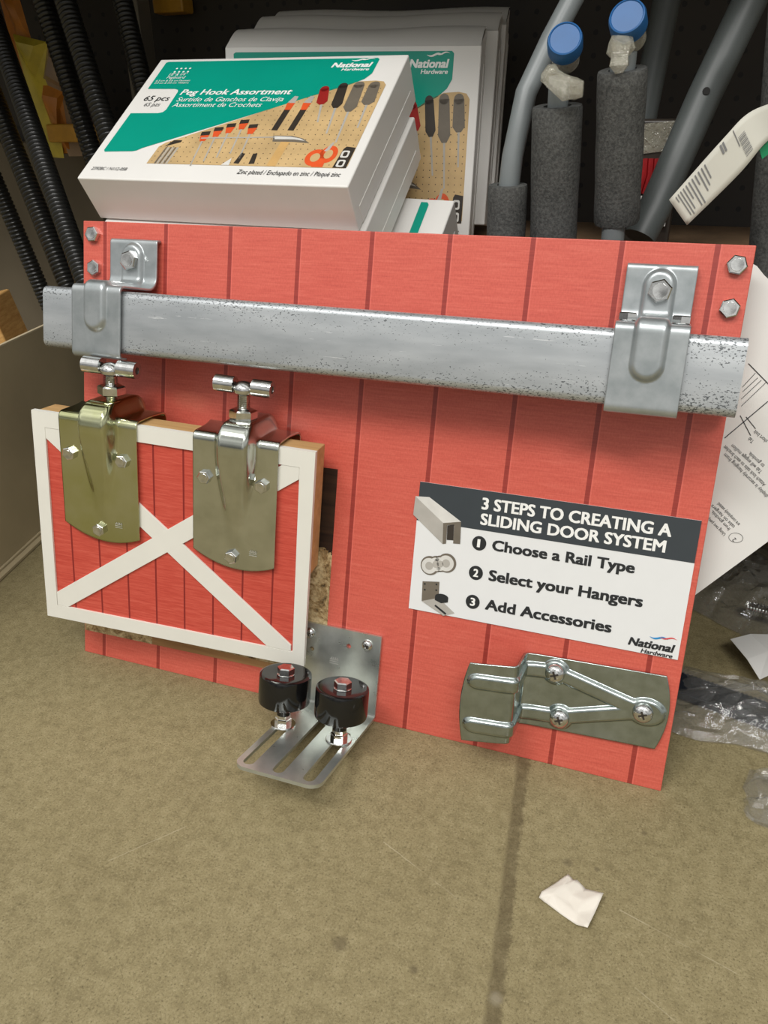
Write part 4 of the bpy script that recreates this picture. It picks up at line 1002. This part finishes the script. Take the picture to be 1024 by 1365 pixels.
# ------------------------------------------------------------------ right: plastic bags on the floor
def pouch(name, label, quad, h, seed, cat='plastic bag'):
    q = [Vector((p[0], p[1], 0)) for p in quad]
    def base(i, j):
        w_ = Vector((mnoise.noise(Vector((i * 5, j * 5, seed))), mnoise.noise(Vector((i * 5, j * 5, seed + 9))), 0)) * 0.012
        return w_ + (q[0] * (1 - i) + q[1] * i) * (1 - j) + (q[3] * (1 - i) + q[2] * i) * j
    def top_(i, j):
        p = base(i, j); e = (4 * i * (1 - i)) ** 0.5 * (4 * j * (1 - j)) ** 0.5
        n_ = mnoise.noise(Vector((i * 4 + seed, j * 4, 1.3))) * 0.5 + (0.5 - abs(mnoise.noise(Vector((i * 5 + j * 3 + seed, j * 9 - i * 2, 4.1)))) * 2) * 0.35 + mnoise.noise(Vector((i * 15 + seed, j * 13, 7))) * 0.22
        return Vector((p.x, p.y, 0.0024 + e * h * (0.75 + n_)))
    def bot(i, j): p = base(i, j); return Vector((p.x, p.y, 0.0012))
    mb = MB(); mb.grid(top_, 44, 26); mb.grid(bot, 8, 4)
    o = bpy.data.objects.new(name, None); COL.objects.link(o); tag(o, label, cat, 'clear plastic bags')
    mb.build('film', M['bag'], o, 16)
    return o
b1 = pouch('plastic_bag', 'clear plastic bag with a dark toothed bar, flat on floor beside the red board', [(0.6120, 0.0800), (0.860, 0.074), (0.860, 0.150), (0.6120, 0.1880)], 0.034, 2.0)
br_ = thing('toothed_bar', 'dark blue steel bar with fine teeth inside the clear bag', 'bar', frame((0.618, 0.148, 0.0030), (0.966, -0.2588, 0), (0.2588, 0.966, 0), (0, 0, 1)))
mb = MB(); mb.box(0, 0.22, -0.017, 0.017, 0, 0.008); mb.build('bar', M['darkbar'], br_, 0, bevel=0.001)
mb = MB()
for k in range(52): mb.box(0.002 + k * 0.0041, 0.0038 + k * 0.0041, 0.0170, 0.0190, 0.001, 0.007)
mb.build('teeth', M['darkbar'], br_, 0)
b2 = pouch('plastic_bag', 'clear plastic bag with a threaded bolt, under the instruction sheet', [(0.600, 0.330), (0.735, 0.235), (0.86, 0.33), (0.700, 0.500)], 0.045, 5.0)
T = ax((0.6930, 0.3080, 0.0150), (0.95, -0.25, 0.05))
mb = MB(); prof = [(0.006, -0.001)]
for k in range(24): prof += [(0.0086, k * 0.0032), (0.0086, k * 0.0032 + 0.0008), (0.0066, k * 0.0032 + 0.0018), (0.0066, k * 0.0032 + 0.0024)]
mb.lathe(prof, 20, 0, T); mb.lathe([(0.014, 0.077), (0.014, 0.087)], 6, 0, T); o = mb.build('threaded_bolt', M['steel'], None, 20)
tag(o, 'threaded steel bolt inside the clear bag under the sheet', 'bolt')
b3 = pouch('plastic_bag', 'crumpled clear plastic bag corner at the lower right photo edge', [(0.676, 0.000), (0.80, -0.07), (0.84, 0.01), (0.684, 0.052)], 0.040, 9.0)
# torn white paper
o = None
pp = [(0.6700, 0.2240), (0.690, 0.236), (0.735, 0.26), (0.75, 0.205), (0.7150, 0.1800), (0.6960, 0.1660), (0.6850, 0.1920)]
mb = MB(); c0 = Vector((sum(p[0] for p in pp) / 7, sum(p[1] for p in pp) / 7))
mb.add([(p[0], p[1], 0.0225 + 0.004 * math.sin(k * 2.1)) for k, p in enumerate(pp)] + [(c0.x, c0.y, 0.026)], [(k, (k + 1) % 7, 7) for k in range(7)])
o = mb.build('torn_paper', M['paper'], None, 0, solid=0.0004); tag(o, 'torn white paper piece lying among the clear bags at the right edge', 'paper')

# ------------------------------------------------------------------ paper scrap in front
ol = [(0.5456, -0.1135, 0.0035), (0.5500, -0.1168, 0.0030), (0.5530, -0.1172, 0.0042), (0.5600, -0.1212, 0.0022), (0.5728, -0.1252, 0.0080), (0.5690, -0.1390, 0.0040), (0.5648, -0.1561, 0.0062),
      (0.5570, -0.1530, 0.0016), (0.5450, -0.1478, 0.0010), (0.5340, -0.1432, 0.0018), (0.5315, -0.1418, 0.0012), (0.5278, -0.1411, 0.0030), (0.5290, -0.1365, 0.0046), (0.5370, -0.1260, 0.0040)]
inn = [(0.5370, -0.1370, 0.0060), (0.5440, -0.1270, 0.0068), (0.5505, -0.1310, 0.0042), (0.5600, -0.1350, 0.0058), (0.5560, -0.1450, 0.0034), (0.5460, -0.1400, 0.0036)]
bm = bmesh.new()
vo = [bm.verts.new(p) for p in ol]; vi = [bm.verts.new(p) for p in inn]
near = [min(range(len(vi)), key=lambda q: (Vector(inn[q]).xy - Vector(p).xy).length) for p in ol]
for k in range(len(ol)):
    k2 = (k + 1) % len(ol); a_, b_ = near[k], near[k2]
    if a_ == b_: bm.faces.new((vo[k], vo[k2], vi[a_]))
    else:
        step = (b_ - a_) % len(vi); chain = [(a_ + q) % len(vi) for q in range(step + 1)] if step <= 3 else [(a_ - q) % len(vi) for q in range(len(vi) - step + 1)]
        bm.faces.new((vo[k], vo[k2], vi[chain[-1]]))
        for c0_, c1_ in zip(chain, chain[1:]): bm.faces.new((vo[k], vi[c1_], vi[c0_]))
cv = bm.verts.new((0.5500, -0.1365, 0.0030))
for k in range(len(vi)): bm.faces.new((vi[k], vi[(k + 1) % len(vi)], cv))
bmesh.ops.recalc_face_normals(bm, faces=bm.faces)
for f in bm.faces:
    if f.normal.z < 0: f.normal_flip()
me = bpy.data.meshes.new('paper_scrap'); bm.to_mesh(me); bm.free(); me.materials.append(M['scrap'])
for p in me.polygons: p.use_smooth = True
o = bpy.data.objects.new('paper_scrap', me); COL.objects.link(o)
md = o.modifiers.new('s', 'SUBSURF'); md.levels = 2; md.render_levels = 2; md.subdivision_type = 'SIMPLE'
md = o.modifiers.new('solid', 'SOLIDIFY'); md.thickness = 0.0003
tag(o, 'crumpled off-white paper scrap alone on the floor in front', 'paper')
